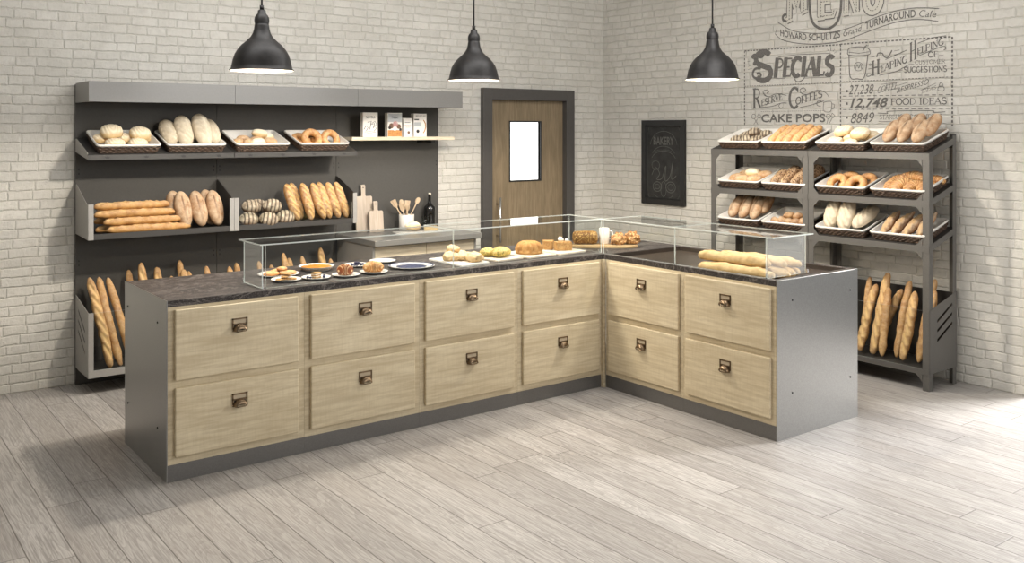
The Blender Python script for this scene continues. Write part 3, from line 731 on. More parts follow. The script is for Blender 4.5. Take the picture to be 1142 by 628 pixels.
# ------------------------------------------------------------------ pendant lamps
def lampf(x, y, label, shared=[]):
    zr = 2.09
    t = thing('pendant_lamp', label, 'lamp', (x, y, zr), group='black pendant lamps over the counter')
    if not shared:
        prof = [(.180, 0), (.182, .003), (.178, .008), (.172, .012), (.168, .03), (.160, .065), (.150, .095), (.134, .122), (.112, .148), (.086, .170), (.064, .192), (.050, .216), (.044, .238), (.041, .258), (.038, .275)]
        shared.append(MB().lathe(prof+[(.038, .275)], 64, m='lamp').lathe([(.177, .001), (.170, .012), (.165, .03), (.157, .063), (.145, .096), (.127, .122), (.100, .143), (.06, .18), (.04, .22), (0, .225)], 64, m='lamp_in').lathe([(.182, .003), (.177, .001)], 64, m='lamp').mesh('lamp_shade'))
        shared.append(MB().lathe([(.040, .272), (.042, .29), (.040, .305), (.034, .318), (.024, .328), (.022, .345), (.018, .350), (0, .352)], 32, m='lamp').mesh('lamp_cap'))
        shared.append(MB().tube([(0, 0, .352), (0, 0, .375)], .012, 12, 'lamp').tube([(0, 0, .37), (0, 0, ZC-zr)], .0055, 8, 'cord').mesh('cord'))
        shared.append(MB().lathe([(0, .055), (.02, .06), (.032, .08), (.032, .10), (.02, .125), (.014, .16), (.014, .22)], 24, m='bulb').mesh('bulb'))
    for n, me in zip(('lamp_shade', 'lamp_cap', 'cord', 'bulb'), shared):
        o = bpy.data.objects.new(n, me); COL.objects.link(o); o.parent = t
    l = bpy.data.lights.new('lamp_light', 'SPOT'); l.energy = LAMP_W; l.color = (1, .90, .76); l.shadow_soft_size = .05; l.spot_size = 3.0; l.spot_blend = .25
    o = bpy.data.objects.new('lamp_light', l); COL.objects.link(o); o.parent = t; o.location = (0, 0, .035)
LAMP_W = 75
lampf(2.087, 5.151, 'leftmost black pendant lamp, hanging over the left end of the counter')
lampf(3.659, 5.287, 'middle black pendant lamp, hanging left of the door')
lampf(4.883, 4.229, 'rightmost black pendant lamp, hanging between the chalkboard and the painted menu')

# ------------------------------------------------------------------ chalkboard and painted menu on the right wall
def text_mesh(s, bold=0, shear=0):
    cu = bpy.data.curves.new('t', 'FONT'); cu.body = s; cu.size = 1; cu.offset = bold; cu.shear = shear; cu.resolution_u = 3; cu.fill_mode = 'FRONT'
    o = bpy.data.objects.new('t', cu); COL.objects.link(o)
    me = bpy.data.meshes.new_from_object(o.evaluated_get(bpy.context.evaluated_depsgraph_get()))
    vs = [(v.co.x, v.co.y) for v in me.vertices]; fs = [tuple(p.vertices) for p in me.polygons]
    bpy.data.objects.remove(o); bpy.data.curves.remove(cu); bpy.data.meshes.remove(me)
    x0 = min(v[0] for v in vs); x1 = max(v[0] for v in vs); y1 = max(v[1] for v in vs)
    H = .73 if y1 < .80 else y1
    return [((v[0]-x0)/(x1-x0), v[1]/H) for v in vs], fs
def wall_paint(mb, X, mat, d=.0012):
    lay_n = [0]
    def put(vs, fs, m=mat, lift=0):
        lay_n[0] += 1; mb.add([(X-d-lift-lay_n[0]*3e-6, 5.6-u, z) for u, z in vs], fs, m)
    def text(s, a, b, h, st='', m=mat):
        for k, (bo, off) in enumerate(([(.045, 0)] if 'o' in st else [(.022 if 'b' in st else .0, 0)])):
            vs, fs = text_mesh(s, bo, .28 if 'i' in st else 0)
            put([(a[0]+(b[0]-a[0])*x, a[1]+(b[1]-a[1])*x+h*y) for x, y in vs], fs, m)
    def stroke(pts, wd, dash=0, m=mat, smooth=True, lift=0):
        if dash:
            L_ = [0]
            for p, q in zip(pts, pts[1:]): L_.append(L_[-1]+math.hypot(q[0]-p[0], q[1]-p[1]))
            def at(s):
                for i in range(len(pts)-1):
                    if s <= L_[i+1] or i == len(pts)-2:
                        f = (s-L_[i])/max(1e-9, L_[i+1]-L_[i]); return (pts[i][0]+f*(pts[i+1][0]-pts[i][0]), pts[i][1]+f*(pts[i+1][1]-pts[i][1]))
            s = 0
            while s < L_[-1]: stroke([at(s), at(min(L_[-1], s+dash*.62))], wd, 0, m, smooth, lift); s += dash
            return
        if len(pts) > 3 and smooth:
            out = []
            for i in range(len(pts)-1):
                p0, p1, p2, p3 = pts[max(0, i-1)], pts[i], pts[i+1], pts[min(len(pts)-1, i+2)]
                for k in range(4):
                    t = k/4
                    out.append(tuple(.5*((2*p1[c])+(-p0[c]+p2[c])*t+(2*p0[c]-5*p1[c]+4*p2[c]-p3[c])*t*t+(-p0[c]+3*p1[c]-3*p2[c]+p3[c])*t**3) for c in (0, 1)))
            pts = out+[pts[-1]]
        vs = []
        for i, p in enumerate(pts):
            a = pts[max(0, i-1)]; b = pts[min(len(pts)-1, i+1)]; dx, dz = b[0]-a[0], b[1]-a[1]; n = math.hypot(dx, dz) or 1
            nx, nz = -dz/n*wd/2, dx/n*wd/2; vs += [(p[0]+nx, p[1]+nz), (p[0]-nx, p[1]-nz)]
        put(vs, [(2*i, 2*i+1, 2*i+3, 2*i+2) for i in range(len(pts)-1)], m, lift)
    return text, stroke

# hand lettered glyphs: (width, [(points, thick)]), serifs added at marked ends
def arc(cx, cy, rx, ry, a0, a1, n=10): return [(cx+rx*math.cos(math.radians(a0+(a1-a0)*i/n)), cy+ry*math.sin(math.radians(a0+(a1-a0)*i/n))) for i in range(n+1)]
GL = {
 'A': (.8, [([(.05, 0), (.40, 1)], 0), ([(.40, 1), (.75, 0)], 1), ([(.18, .36), (.62, .36)], 0)], [(.05, 0), (.75, 0)]),
 'C': (.75, [(arc(.42, .5, .36, .5, 50, 310, 16), 1), ([(.65, .98), (.66, .76)], 0)], []),
 'E': (.65, [([(.14, 0), (.14, 1)], 1), ([(.14, .98), (.60, .98), (.62, .82)], 0), ([(.14, .52), (.50, .52)], 0), ([(.14, .02), (.60, .02), (.64, .20)], 0)], [(.14, 0), (.14, 1)]),
 'F': (.62, [([(.14, 0), (.14, 1)], 1), ([(.14, .98), (.58, .98), (.60, .82)], 0), ([(.14, .52), (.48, .52)], 0)], [(.14, 0), (.14, 1)]),
 'G': (.8, [(arc(.42, .5, .36, .5, 50, 330, 16), 1), ([(.50, .42), (.74, .42), (.74, .1)], 0)], []),
 'H': (.8, [([(.14, 0), (.14, 1)], 1), ([(.66, 0), (.66, 1)], 1), ([(.14, .52), (.66, .52)], 0)], [(.14, 0), (.14, 1), (.66, 0), (.66, 1)]),
 'I': (.34, [([(.17, 0), (.17, 1)], 1)], [(.17, 0), (.17, 1)]),
 'K': (.75, [([(.14, 0), (.14, 1)], 1), ([(.14, .42), (.62, 1)], 0), ([(.28, .58), (.66, 0)], 1)], [(.14, 0), (.14, 1)]),
 'L': (.62, [([(.14, 0), (.14, 1)], 1), ([(.14, .02), (.56, .02), (.60, .22)], 0)], [(.14, 0), (.14, 1)]),
 'M': (1.0, [([(.12, 0), (.16, 1)], 0), ([(.16, 1), (.5, .2)], 1), ([(.5, .2), (.84, 1)], 0), ([(.84, 1), (.88, 0)], 1)], [(.12, 0), (.88, 0)]),
 'N': (.85, [([(.14, 0), (.14, 1)], 0), ([(.14, 1), (.70, 0)], 1), ([(.70, 0), (.70, 1)], 0)], [(.14, 0), (.70, 1)]),
 'O': (.85, [(arc(.42, .5, .36, .5, 90, 270), 1), (arc(.42, .5, .36, .5, -90, 90), 1)], []),
 'P': (.7, [([(.14, 0), (.14, 1)], 1), ([(.14, .98), (.38, .98)]+arc(.38, .74, .24, .24, 90, -90, 8)+[(.14, .5)], 0)], [(.14, 0), (.14, 1)]),
 'R': (.75, [([(.14, 0), (.14, 1)], 1), ([(.14, .98), (.38, .98)]+arc(.38, .75, .23, .23, 90, -90, 8)+[(.14, .52)], 0), ([(.34, .52), (.68, 0)], 1)], [(.14, 0), (.14, 1)]),
 'S': (.65, [(arc(.33, .75, .24, .25, 30, 200, 8)+[(.18, .58), (.48, .44)]+arc(.33, .26, .25, .26, 40, -150, 8), 1)], []),
 'T': (.7, [([(.35, 0), (.35, 1)], 1), ([(.05, .82), (.06, .98), (.64, .98), (.65, .82)], 0)], [(.35, 0)]),
 'U': (.8, [([(.14, 1), (.14, .35)]+arc(.40, .33, .26, .33, 180, 360, 10)+[(.66, 1)], 1)], [(.14, 1), (.66, 1)]),
 'V': (.8, [([(.05, 1), (.40, 0)], 1), ([(.40, 0), (.75, 1)], 0)], [(.05, 1), (.75, 1)]),
 'D': (.8, [([(.14, 0), (.14, 1)], 1), ([(.14, .98), (.34, .98)]+arc(.34, .5, .38, .48, 90, -90, 12)+[(.14, .02)], 0)], []),
 'B': (.72, [([(.14, 0), (.14, 1)], 1), ([(.14, .98), (.38, .98)]+arc(.38, .76, .2, .22, 90, -90, 6)+[(.14, .54)], 0), ([(.38, .54)]+arc(.38, .28, .26, .26, 90, -90, 8)+[(.14, .02)], 0)], []),
 'W': (1.1, [([(.05, 1), (.30, 0)], 1), ([(.30, 0), (.55, .9)], 0), ([(.55, .9), (.80, 0)], 1), ([(.80, 0), (1.05, 1)], 0)], []),
 ' ': (.4, [], []),
}
def letter_word(stroke_raw, s, a, b, h, thick=.14, thin=.06, shear=0, m=None):
    tot = sum(GL[c][0] for c in s); x = 0
    def tr(p): return (a[0]+(b[0]-a[0])*((p[0])/tot)+shear*h*p[1]*1.0, a[1]+(b[1]-a[1])*(p[0]/tot)+h*p[1])
    sx = (b[0]-a[0])/tot
    for c in s:
        w_, sts, ser = GL[c]
        for pts, k in sts:
            stroke_raw([tr((x+p[0], p[1])) for p in pts], (thick if k else thin)*min(sx, h*.9), 0, m)
        for p in ser:
            e = .14; stroke_raw([tr((x+p[0]-e, p[1])), tr((x+p[0]+e, p[1]))], thin*min(sx, h*.9)*1.1, 0, m)
        x += w_
MT= [('S', (0.504, 2.166), (0.709, 2.163), 0.242, 'bi'), ('PECIALS', (0.714, 2.193), (1.276, 2.18), 0.147, 'bi'), ('R', (0.5, 1.935), (0.586, 1.941), 0.162, ''), ('ESERVE', (0.589, 1.951), (0.802, 2.002), 0.052, 'b'), ('C', (0.864, 1.926), (0.961, 1.934), 0.163, ''), ('OFFEES', (0.929, 1.955), (1.18, 2.011), 0.056, 'b'), ('CAKE POPS', (0.589, 1.818), (1.206, 1.815), 0.068, 'b'), ('A', (1.715, 2.286), (1.782, 2.284), 0.07, 'i'), ('H', (1.606, 2.16), (1.673, 2.173), 0.106, 'b'), ('EAPING', (1.678, 2.18), (1.893, 2.245), 0.052, 'b'), ('H', (1.912, 2.248), (1.963, 2.268), 0.132, 'b'), ('ELPING', (1.968, 2.293), (2.166, 2.355), 0.047, 'b'), ('OF', (2.05, 2.269), (2.123, 2.272), 0.039, 'b'), ('CUSTOMER', (1.951, 2.225), (2.178, 2.221), 0.029, ''), ('SUGGESTIONS', (1.866, 2.171), (2.189, 2.162), 0.039, 'b'), ('27,238', (1.413, 2.024), (1.625, 2.025), 0.075, 'i'), ('COFFEE', (1.651, 2.026), (1.815, 2.058), 0.045, 'i'), ('&ESPRESSO', (1.809, 2.023), (2.056, 2.08), 0.04, 'i'), ('IDEAS', (1.999, 2.013), (2.109, 2.043), 0.025, 'i'), ('12,748', (1.427, 1.925), (1.74, 1.923), 0.072, 'bi'), ('FOOD IDEAS', (1.762, 1.937), (2.189, 1.934), 0.046, 'b'), ('8849', (1.431, 1.804), (1.629, 1.81), 0.08, 'i'), ('STARBUCKSCARD IDEAS', (1.67, 1.831), (2.155, 1.831), 0.033, ''), ('M', (0.847, 2.644), (1.031, 2.718), 0.293, 'o'), ('E', (1.136, 2.644), (1.289, 2.644), 0.224, 'o'), ('N', (1.372, 2.653), (1.505, 2.652), 0.248, 'o'), ('U', (1.534, 2.643), (1.702, 2.649), 0.243, 'o')]
BASE= [(0.767, 2.531), (0.906, 2.492), (1.049, 2.467), (1.188, 2.458), (1.356, 2.47), (1.518, 2.503), (1.674, 2.542), (1.825, 2.567), (1.971, 2.569), (2.112, 2.55)]
ML= [([(0.749, 2.646), (0.887, 2.564), (1.031, 2.529), (1.188, 2.514), (1.356, 2.524), (1.518, 2.56), (1.674, 2.602), (1.825, 2.629), (1.971, 2.632), (2.133, 2.61)], 0.006, 0), ([(0.73, 2.546), (0.795, 2.494), (0.906, 2.461), (1.049, 2.439), (1.188, 2.43), (1.356, 2.439), (1.518, 2.477), (1.674, 2.518), (1.825, 2.546), (1.971, 2.549), (2.126, 2.521)], 0.006, 0), ([(0.749, 2.591), (0.73, 2.546)], 0.004, 0), ([(1.058, 2.85), (1.066, 2.699), (1.093, 2.606), (1.145, 2.56), (1.205, 2.544), (1.264, 2.554), (1.314, 2.593), (1.343, 2.671), (1.352, 2.816)], 0.022, 0), ([(0.847, 2.641), (0.814, 2.65), (0.805, 2.676), (0.823, 2.696), (0.854, 2.69), (0.865, 2.667)], 0.02, 0), ([(0.414, 2.426), (0.899, 2.42), (1.343, 2.413)], 0.01, 0.018), ([(0.414, 2.426), (0.414, 1.786)], 0.01, 0.018), ([(1.343, 2.413), (1.343, 1.783)], 0.01, 0.018), ([(0.414, 2.125), (1.343, 2.119)], 0.005, 0.015), ([(0.586, 1.905), (1.206, 1.904)], 0.003, 0.012), ([(1.341, 2.416), (2.223, 2.404)], 0.01, 0.018), ([(2.228, 2.403), (2.228, 1.782)], 0.012, 0.018), ([(1.341, 2.124), (2.217, 2.123)], 0.005, 0.015), ([(1.365, 2.013), (2.211, 1.999)], 0.005, 0.03), ([(1.365, 1.909), (2.211, 1.903)], 0.005, 0.03), ([(0.5, 2.374), (0.53, 2.376)], 0.055, 0), ([(0.574, 2.373), (0.603, 2.375)], 0.055, 0), ([(0.515, 2.316), (0.545, 2.318)], 0.055, 0), ([(0.452, 2.29), (0.489, 2.306)], 0.003, 0), ([(0.444, 2.333), (0.474, 2.337)], 0.003, 0), ([(0.452, 2.265), (0.494, 2.275)], 0.003, 0), ([(0.759, 2.352), (0.94, 2.361), (1.257, 2.352)], 0.004, 0), ([(0.673, 2.186), (0.83, 2.172)], 0.004, 0), ([(1.008, 2.168), (1.257, 2.165)], 0.004, 0), ([(0.913, 2.176), (0.94, 2.144), (0.981, 2.146), (1.015, 2.173), (1.035, 2.241)], 0.007, 0), ([(1.225, 2.388), (1.242, 2.367)], 0.003, 0), ([(1.257, 2.391), (1.257, 2.369)], 0.003, 0), ([(1.293, 2.381), (1.276, 2.364)], 0.003, 0), ([(1.308, 2.36), (1.285, 2.35)], 0.003, 0), ([(0.542, 2.225), (0.571, 2.229), (0.586, 2.211), (0.564, 2.191), (0.519, 2.193), (0.5, 2.227), (0.527, 2.268), (0.586, 2.27)], 0.02, 0), ([(0.659, 2.029), (0.622, 2.042), (0.608, 2.072), (0.637, 2.085), (0.666, 2.068), (0.644, 2.057)], 0.006, 0), ([(0.608, 2.066), (0.659, 2.029), (0.745, 2.05), (0.844, 2.035)], 0.005, 0), ([(0.586, 1.941), (0.702, 1.948), (0.787, 1.972), (0.844, 1.971)], 0.005, 0), ([(1.035, 2.035), (0.988, 2.046), (0.974, 2.077), (1.008, 2.09), (1.028, 2.07), (1.008, 2.059)], 0.006, 0), ([(0.974, 2.054), (1.035, 2.035), (1.128, 2.066), (1.206, 2.047), (1.242, 2.007)], 0.005, 0), ([(0.974, 1.933), (1.075, 1.949), (1.193, 1.98)], 0.005, 0), ([(0.78, 1.967), (0.766, 1.949), (0.787, 1.931), (0.809, 1.939)], 0.005, 0), ([(1.173, 1.98), (1.134, 1.976), (1.134, 1.947), (1.167, 1.939)], 0.005, 0), ([(1.193, 1.969), (1.19, 1.907), (1.219, 1.893), (1.257, 1.9), (1.264, 1.967), (1.229, 1.976), (1.193, 1.969)], 0.004, 0), ([(1.264, 1.956), (1.289, 1.95), (1.283, 1.922), (1.264, 1.919)], 0.004, 0), ([(0.497, 1.882), (0.489, 1.858), (0.512, 1.846), (0.534, 1.864), (0.519, 1.884), (0.497, 1.882)], 0.004, 0), ([(0.564, 1.887), (0.549, 1.864), (0.571, 1.851), (0.586, 1.869), (0.564, 1.887)], 0.004, 0), ([(0.519, 1.846), (0.556, 1.797)], 0.004, 0), ([(0.556, 1.852), (0.512, 1.798)], 0.004, 0), ([(1.221, 1.873), (1.216, 1.85), (1.238, 1.841), (1.255, 1.859), (1.242, 1.875), (1.221, 1.873)], 0.004, 0), ([(1.27, 1.883), (1.26, 1.861), (1.276, 1.847), (1.293, 1.863), (1.27, 1.883)], 0.004, 0), ([(1.232, 1.839), (1.221, 1.8)], 0.004, 0), ([(1.27, 1.846), (1.238, 1.794)], 0.004, 0), ([(1.406, 2.353), (1.42, 2.379), (1.501, 2.385), (1.573, 2.371), (1.595, 2.343), (1.586, 2.32), (1.501, 2.316), (1.413, 2.328), (1.406, 2.353)], 0.006, 0), ([(1.417, 2.326), (1.427, 2.159), (1.487, 2.142), (1.547, 2.151), (1.577, 2.318)], 0.007, 0), ([(1.413, 2.35), (1.501, 2.335), (1.59, 2.341)], 0.004, 0), ([(1.534, 2.35), (1.567, 2.396)], 0.006, 0), ([(1.547, 2.385), (1.582, 2.389)], 0.004, 0), ([(1.535, 2.232), (1.53, 2.217), (1.517, 2.205), (1.498, 2.202), (1.479, 2.207), (1.465, 2.22), (1.46, 2.236), (1.465, 2.252), (1.479, 2.263), (1.498, 2.267), (1.517, 2.261), (1.53, 2.249), (1.535, 2.232)], 0.004, 0), ([(1.474, 2.216), (1.487, 2.252), (1.501, 2.221), (1.514, 2.253), (1.524, 2.216)], 0.005, 0), ([(1.651, 2.295), (1.66, 2.324), (1.696, 2.322), (1.709, 2.298), (1.74, 2.29), (1.774, 2.34)], 0.008, 0), ([(1.606, 2.298), (1.634, 2.302)], 0.003, 0), ([(1.791, 2.333), (1.834, 2.338)], 0.003, 0), ([(1.791, 2.304), (1.846, 2.314)], 0.003, 0), ([(1.721, 2.274), (1.893, 2.334)], 0.005, 0), ([(1.67, 2.159), (1.809, 2.182), (1.907, 2.226)], 0.005, 0), ([(1.573, 2.176), (1.569, 2.158), (1.59, 2.157), (1.612, 2.171)], 0.006, 0), ([(1.586, 2.246), (1.599, 2.251), (1.606, 2.239), (1.59, 2.236)], 0.004, 0), ([(1.58, 2.211), (1.696, 2.222)], 0.005, 0), ([(1.974, 2.377), (2.097, 2.409), (2.183, 2.414)], 0.005, 0), ([(1.968, 2.281), (2.097, 2.324), (2.166, 2.341), (2.183, 2.325), (2.166, 2.313)], 0.005, 0), ([(1.907, 2.228), (1.946, 2.228)], 0.003, 0), ([(1.815, 2.187), (1.856, 2.19)], 0.003, 0), ([(2.013, 2.279), (2.041, 2.279)], 0.003, 0), ([(2.132, 2.277), (2.166, 2.28)], 0.003, 0), ([(1.819, 2.077), (1.895, 2.097)], 0.003, 0), ([(1.772, 2.073), (1.809, 2.101), (1.683, 2.091)], 0.003, 0), ([(1.997, 2.037), (2.109, 2.083)], 0.003, 0), ([(1.4, 2.061), (1.4, 2.041)], 0.014, 0), ([(1.4, 1.964), (1.4, 1.945)], 0.014, 0), ([(1.4, 1.857), (1.4, 1.838)], 0.014, 0), ([(2.132, 2.065), (2.146, 2.087), (2.163, 2.064), (2.132, 2.062)], 0.004, 0), ([(2.129, 2.058), (2.126, 2.032), (2.166, 2.028), (2.166, 2.056), (2.129, 2.058)], 0.004, 0), ([(1.658, 1.878), (1.74, 1.874), (1.753, 1.89), (2.074, 1.889), (2.086, 1.877), (2.178, 1.879)], 0.005, 0), ([(1.664, 1.817), (1.683, 1.813), (2.155, 1.815)], 0.004, 0)]

mu = MB(); text, stroke = wall_paint(mu, XW, 'paint')
ST = lambda p, w_, d_, m_: stroke(p, w_, 0, 'paint', False)
for s, a, b, h, st in MT:
    if st == 'o':       # outlined letters with a dotted middle line
        letter_word(lambda p, w_, d_, m_: stroke(p, w_+.018, 0, 'paint', False), s, a, b, h, .30, .22)
        letter_word(lambda p, w_, d_, m_: stroke(p, w_+.002, 0, 'wallwhite', False, .0012), s, a, b, h, .30, .22)
        letter_word(lambda p, w_, d_, m_: stroke(p, .006, .022, 'paint', False, .0024), s, a, b, h, .30, .22)
    elif s == 'S':
        letter_word(ST, s, a, b, h, .22, .1)
    elif s == 'PECIALS': letter_word(ST, s, a, b, h, .30, .12, .12)
    elif s in ('R', 'C', 'H'): letter_word(ST, s, a, b, h, .17 if s != 'H' else .2, .09)
    elif s == 'A': pass
    elif all(c in GL for c in s) and 'i' not in st and s not in ('CAKE POPS',): letter_word(ST, s, a, b, h, .19 if 'b' in st else .12, .08)
    elif s in ('COFFEE', 'IDEAS'): letter_word(ST, s, a, b, h, .11, .08, .25)
    else: text(s, a, b, h, st)
for pts, wd, dash in ML:
    if wd > .05:        # coffee beans
        cx, cz = (pts[0][0]+pts[1][0])/2, (pts[0][1]+pts[1][1])/2
        vs = [(cx+.030*math.cos(k*PI/8)+.006*math.sin(k*PI/8), cz+.023*math.sin(k*PI/8)) for k in range(16)]
        mu.add([(XW-.0012, 5.6-u, z) for u, z in vs], [tuple(range(16))], 'paint')
    else: stroke(pts, wd, dash*1.7 if dash else 0)
# banner lettering set along its curve
def along(pts, words, h):
    Ls = [0]
    for p, q in zip(pts, pts[1:]): Ls.append(Ls[-1]+math.hypot(q[0]-p[0], q[1]-p[1]))
    def at(s):
        for i in range(len(pts)-1):
            if s <= Ls[i+1] or i == len(pts)-2:
                f = (s-Ls[i])/(Ls[i+1]-Ls[i]); return pts[i][0]+f*(pts[i+1][0]-pts[i][0]), pts[i][1]+f*(pts[i+1][1]-pts[i][1])
    for s, f0, f1, st, hh in words:
        vs, fs = text_mesh(s, .02 if 'b' in st else 0, .25 if 'i' in st else 0)
        out = []
        for x, y in vs:
            c = at((f0+(f1-f0)*x)*Ls[-1]); out.append((c[0], c[1]+h*hh*y))
        mu.add([(XW-.0012, 5.6-u, z) for u, z in out], fs, 'paint')
along(BASE, [('HOWARD', .01, .20, 'b', 1), ('SCHULTZS', .215, .425, 'b', 1), ('Grand', .445, .565, 'i', .9), ('TURNAROUND', .585, .885, 'b', 1), ('Cafe', .905, 1.0, 'i', .95)], .055)
o = mu.build('menu_lettering'); tag(o, 'large grey hand lettered menu painted on the white brick wall above the racks', 'mural')

cb = thing('chalkboard', 'black framed chalkboard with faint chalk lettering on the brick wall', 'chalkboard', (XW, 6.12, 1.45))
ci = Matrix.Translation((-XW, -6.12, -1.45))
ya, yb, za, zb = 5.848, 6.397, 1.054, 1.844
fr = MB(); fw = .052
for a in ((ya, ya+fw, za, zb), (yb-fw, yb, za, zb), (ya+fw, yb-fw, za, za+fw), (ya+fw, yb-fw, zb-fw, zb)): fr.box(XW-.030, XW-.001, *a, 'black')
for a in ((ya+fw, ya+fw+.012, za+fw, zb-fw), (yb-fw-.012, yb-fw, za+fw, zb-fw), (ya+fw, yb-fw, za+fw, za+fw+.012), (ya+fw, yb-fw, zb-fw-.012, zb-fw)): fr.box(XW-.022, XW-.012, *a, 'black')
o = fr.build('frame', cb, .003); o.matrix_parent_inverse = ci
o = B(XW-.012, XW-.002, ya+fw, yb-fw, za+fw, zb-fw, m='chalkb').build('slate', cb); o.matrix_parent_inverse = ci
ck = MB(); text, stroke = wall_paint(ck, XW-.012, 'chalk', .0008)
ul, ur = 5.6-yb, 5.6-ya; um = (ul+ur)/2
def el(cx, cz, rx, rz, a0=0, a1=2*PI, n=16): return [(cx+rx*math.cos(a0+(a1-a0)*i/n), cz+rz*math.sin(a0+(a1-a0)*i/n)) for i in range(n+1)]
text('BAKERY', (um-.13, 1.615), (um+.13, 1.615), .075, 'b'); stroke([(um-.10+.2*i/24, 1.553+(.008 if i % 2 else -.006)+.012*math.sin(PI*i/24)) for i in range(25)], .003, 0, 'chalk', False)
stroke(el(um, 1.50, .15, .10, .35, PI-.35), .004); stroke(el(um, 1.455, .16, .10, .35, PI-.35), .004); stroke(el(um, 1.60, .17, .14, .1, PI-.1), .004)
stroke([(um-.15, 1.33), (um-.10, 1.40), (um-.05, 1.34), (um-.09, 1.29), (um-.02, 1.30), (um+.03, 1.42), (um+.02, 1.28), (um+.08, 1.32), (um+.12, 1.46), (um+.10, 1.30), (um+.16, 1.33)], .006)
stroke(el(um-.10, 1.42, .05, .04), .004); stroke(el(um-.08, 1.22, .055, .045), .005); stroke(el(um+.09, 1.22, .06, .05), .005); stroke(el(um-.08, 1.22, .03, .022), .004); stroke(el(um+.09, 1.22, .035, .028), .004)
stroke(el(um, 1.20, .035, .07), .004); stroke(el(um, 1.16, .12, .05, PI+.3, 2*PI-.3), .004)
for s in (-1, 1):
    for q in (-1, 1): stroke([(um+s*.20, 1.45+q*.30), (um+s*.185, 1.45+q*.33), (um+s*.15, 1.45+q*.335)], .003)
    stroke([(um+s*.205, 1.17), (um+s*.205, 1.73)], .0018)
o = ck.build('chalk_lettering', cb); o.matrix_parent_inverse = ci

# ------------------------------------------------------------------ baskets with white liners
BW, BD, BH = .415, .345, .062
def rrect(w, y0, y1, r, n=6):
    pts = []
    for cx, cy, a in ((w/2-r, y0+r, -PI/2), (w/2-r, y1-r, 0), (-w/2+r, y1-r, PI/2), (-w/2+r, y0+r, PI)):
        for k in range(n+1):
            t = a+PI/2*k/n; pts.append((cx+r*math.cos(t), cy+r*math.sin(t)))
    return pts
def dense(pts, step):
    out = []
    for i, p in enumerate(pts):
        q = pts[(i+1) % len(pts)]; d = math.hypot(q[0]-p[0], q[1]-p[1]); n = max(1, round(d/step))
        out += [(p[0]+(q[0]-p[0])*k/n, p[1]+(q[1]-p[1])*k/n) for k in range(n)]
    return out
def ring_strip(mb, loops, m, smooth=False, close_first=False, close_last=False):
    n = len(loops[0]); vs = [p for l in loops for p in l]
    fs = [(i*n+j, i*n+(j+1) % n, (i+1)*n+(j+1) % n, (i+1)*n+j) for i in range(len(loops)-1) for j in range(n)]
    if close_last: fs.append(tuple(range((len(loops)-1)*n, len(loops)*n)))
    if close_first: fs.append(tuple(range(n-1, -1, -1)))
    mb.add(vs, fs, m, smooth)
def basket_meshes():
    wb = MB(); base = dense(rrect(1, 0, 1, .12, 5), .012)
    def loop(k, z, off=0):      # k 0 bottom .. 1 rim
        w = (BW-.042)+.032*k; y0 = .000-.015*k; y1 = BD-.046+.022*k
        src = rrect(w+off*2, y0-off, y1+off, .02); return [(x, y, z) for x, y in dense2(src)]
    def dense2(src):
        P_ = src+[src[0]]; Ls = [0]
        for p, q in zip(P_, P_[1:]): Ls.append(Ls[-1]+math.hypot(q[0]-p[0], q[1]-p[1]))
        n = 168; out = []; i = 0
        for k in range(n):
            s = Ls[-1]*k/n
            while Ls[i+1] < s: i += 1
            f = (s-Ls[i])/max(1e-9, Ls[i+1]-Ls[i]); out.append((P_[i][0]+f*(P_[i+1][0]-P_[i][0]), P_[i][1]+f*(P_[i+1][1]-P_[i][1])))
        return out
    rows = 4; loops = []
    for r in range(rows):
        for q in range(4):
            k = (r+q/4)/rows; z = .0008+(BH-.012)*k; o0 = loop(k, z, 0); o1 = loop(k, z, .006); l = []
            for j, (a, b) in enumerate(zip(o0, o1)):
                g = math.sin(PI*(q+.5)/4)*(.5+.5*math.cos(PI*(j/2.4+r)))+.15
                l.append(tuple(a[c]+(b[c]-a[c])*g for c in range(3)))
            loops.append(l)
    ring_strip(wb, loops, 'wicker', False, True)
    wm = wb.mesh('wicker_basket')
    lb = MB()
    zr = BH
    def lp(dw, z): return [(x, y, z) for x, y in dense2(rrect(BW+dw, -.020-dw/2, BD-.028+dw/2, .026))]
    prof = [(-.014, zr-.010), (-.002, zr-.009), (.002, zr-.004), (.001, zr+.002), (-.004, zr+.006), (-.012, zr+.006), (-.018, zr+.001), (-.030, zr-.014), (-.072, .010)]
    ring_strip(lb, [lp(*p) for p in prof], 'liner', True, False, True)
    return wm, lb.mesh('liner')
WM_, LM_ = basket_meshes()
def basket(M, label):
    o = bpy.data.objects.new('wicker_basket', WM_); COL.objects.link(o); o.matrix_world = M; tag(o, label, 'basket', 'wicker baskets with white liners')
    l = bpy.data.objects.new('liner', LM_); COL.objects.link(l); l.parent = o; l['label'] = 'white plastic liner with a turned-over rim'
    return M
TH = math.atan(SL)
def wallM(x): return frame((x, 6.592, 1.5945), (1, 0, 0), (0, math.cos(TH), math.sin(TH)), (0, -math.sin(TH), math.cos(TH)))
TR = math.atan(.13/.352*.83)
def rackM(y, z): return frame((6.012, y, z+.0103), (0, -1, 0), (math.cos(TR), 0, math.sin(TR)), (-math.sin(TR), 0, math.cos(TR)))

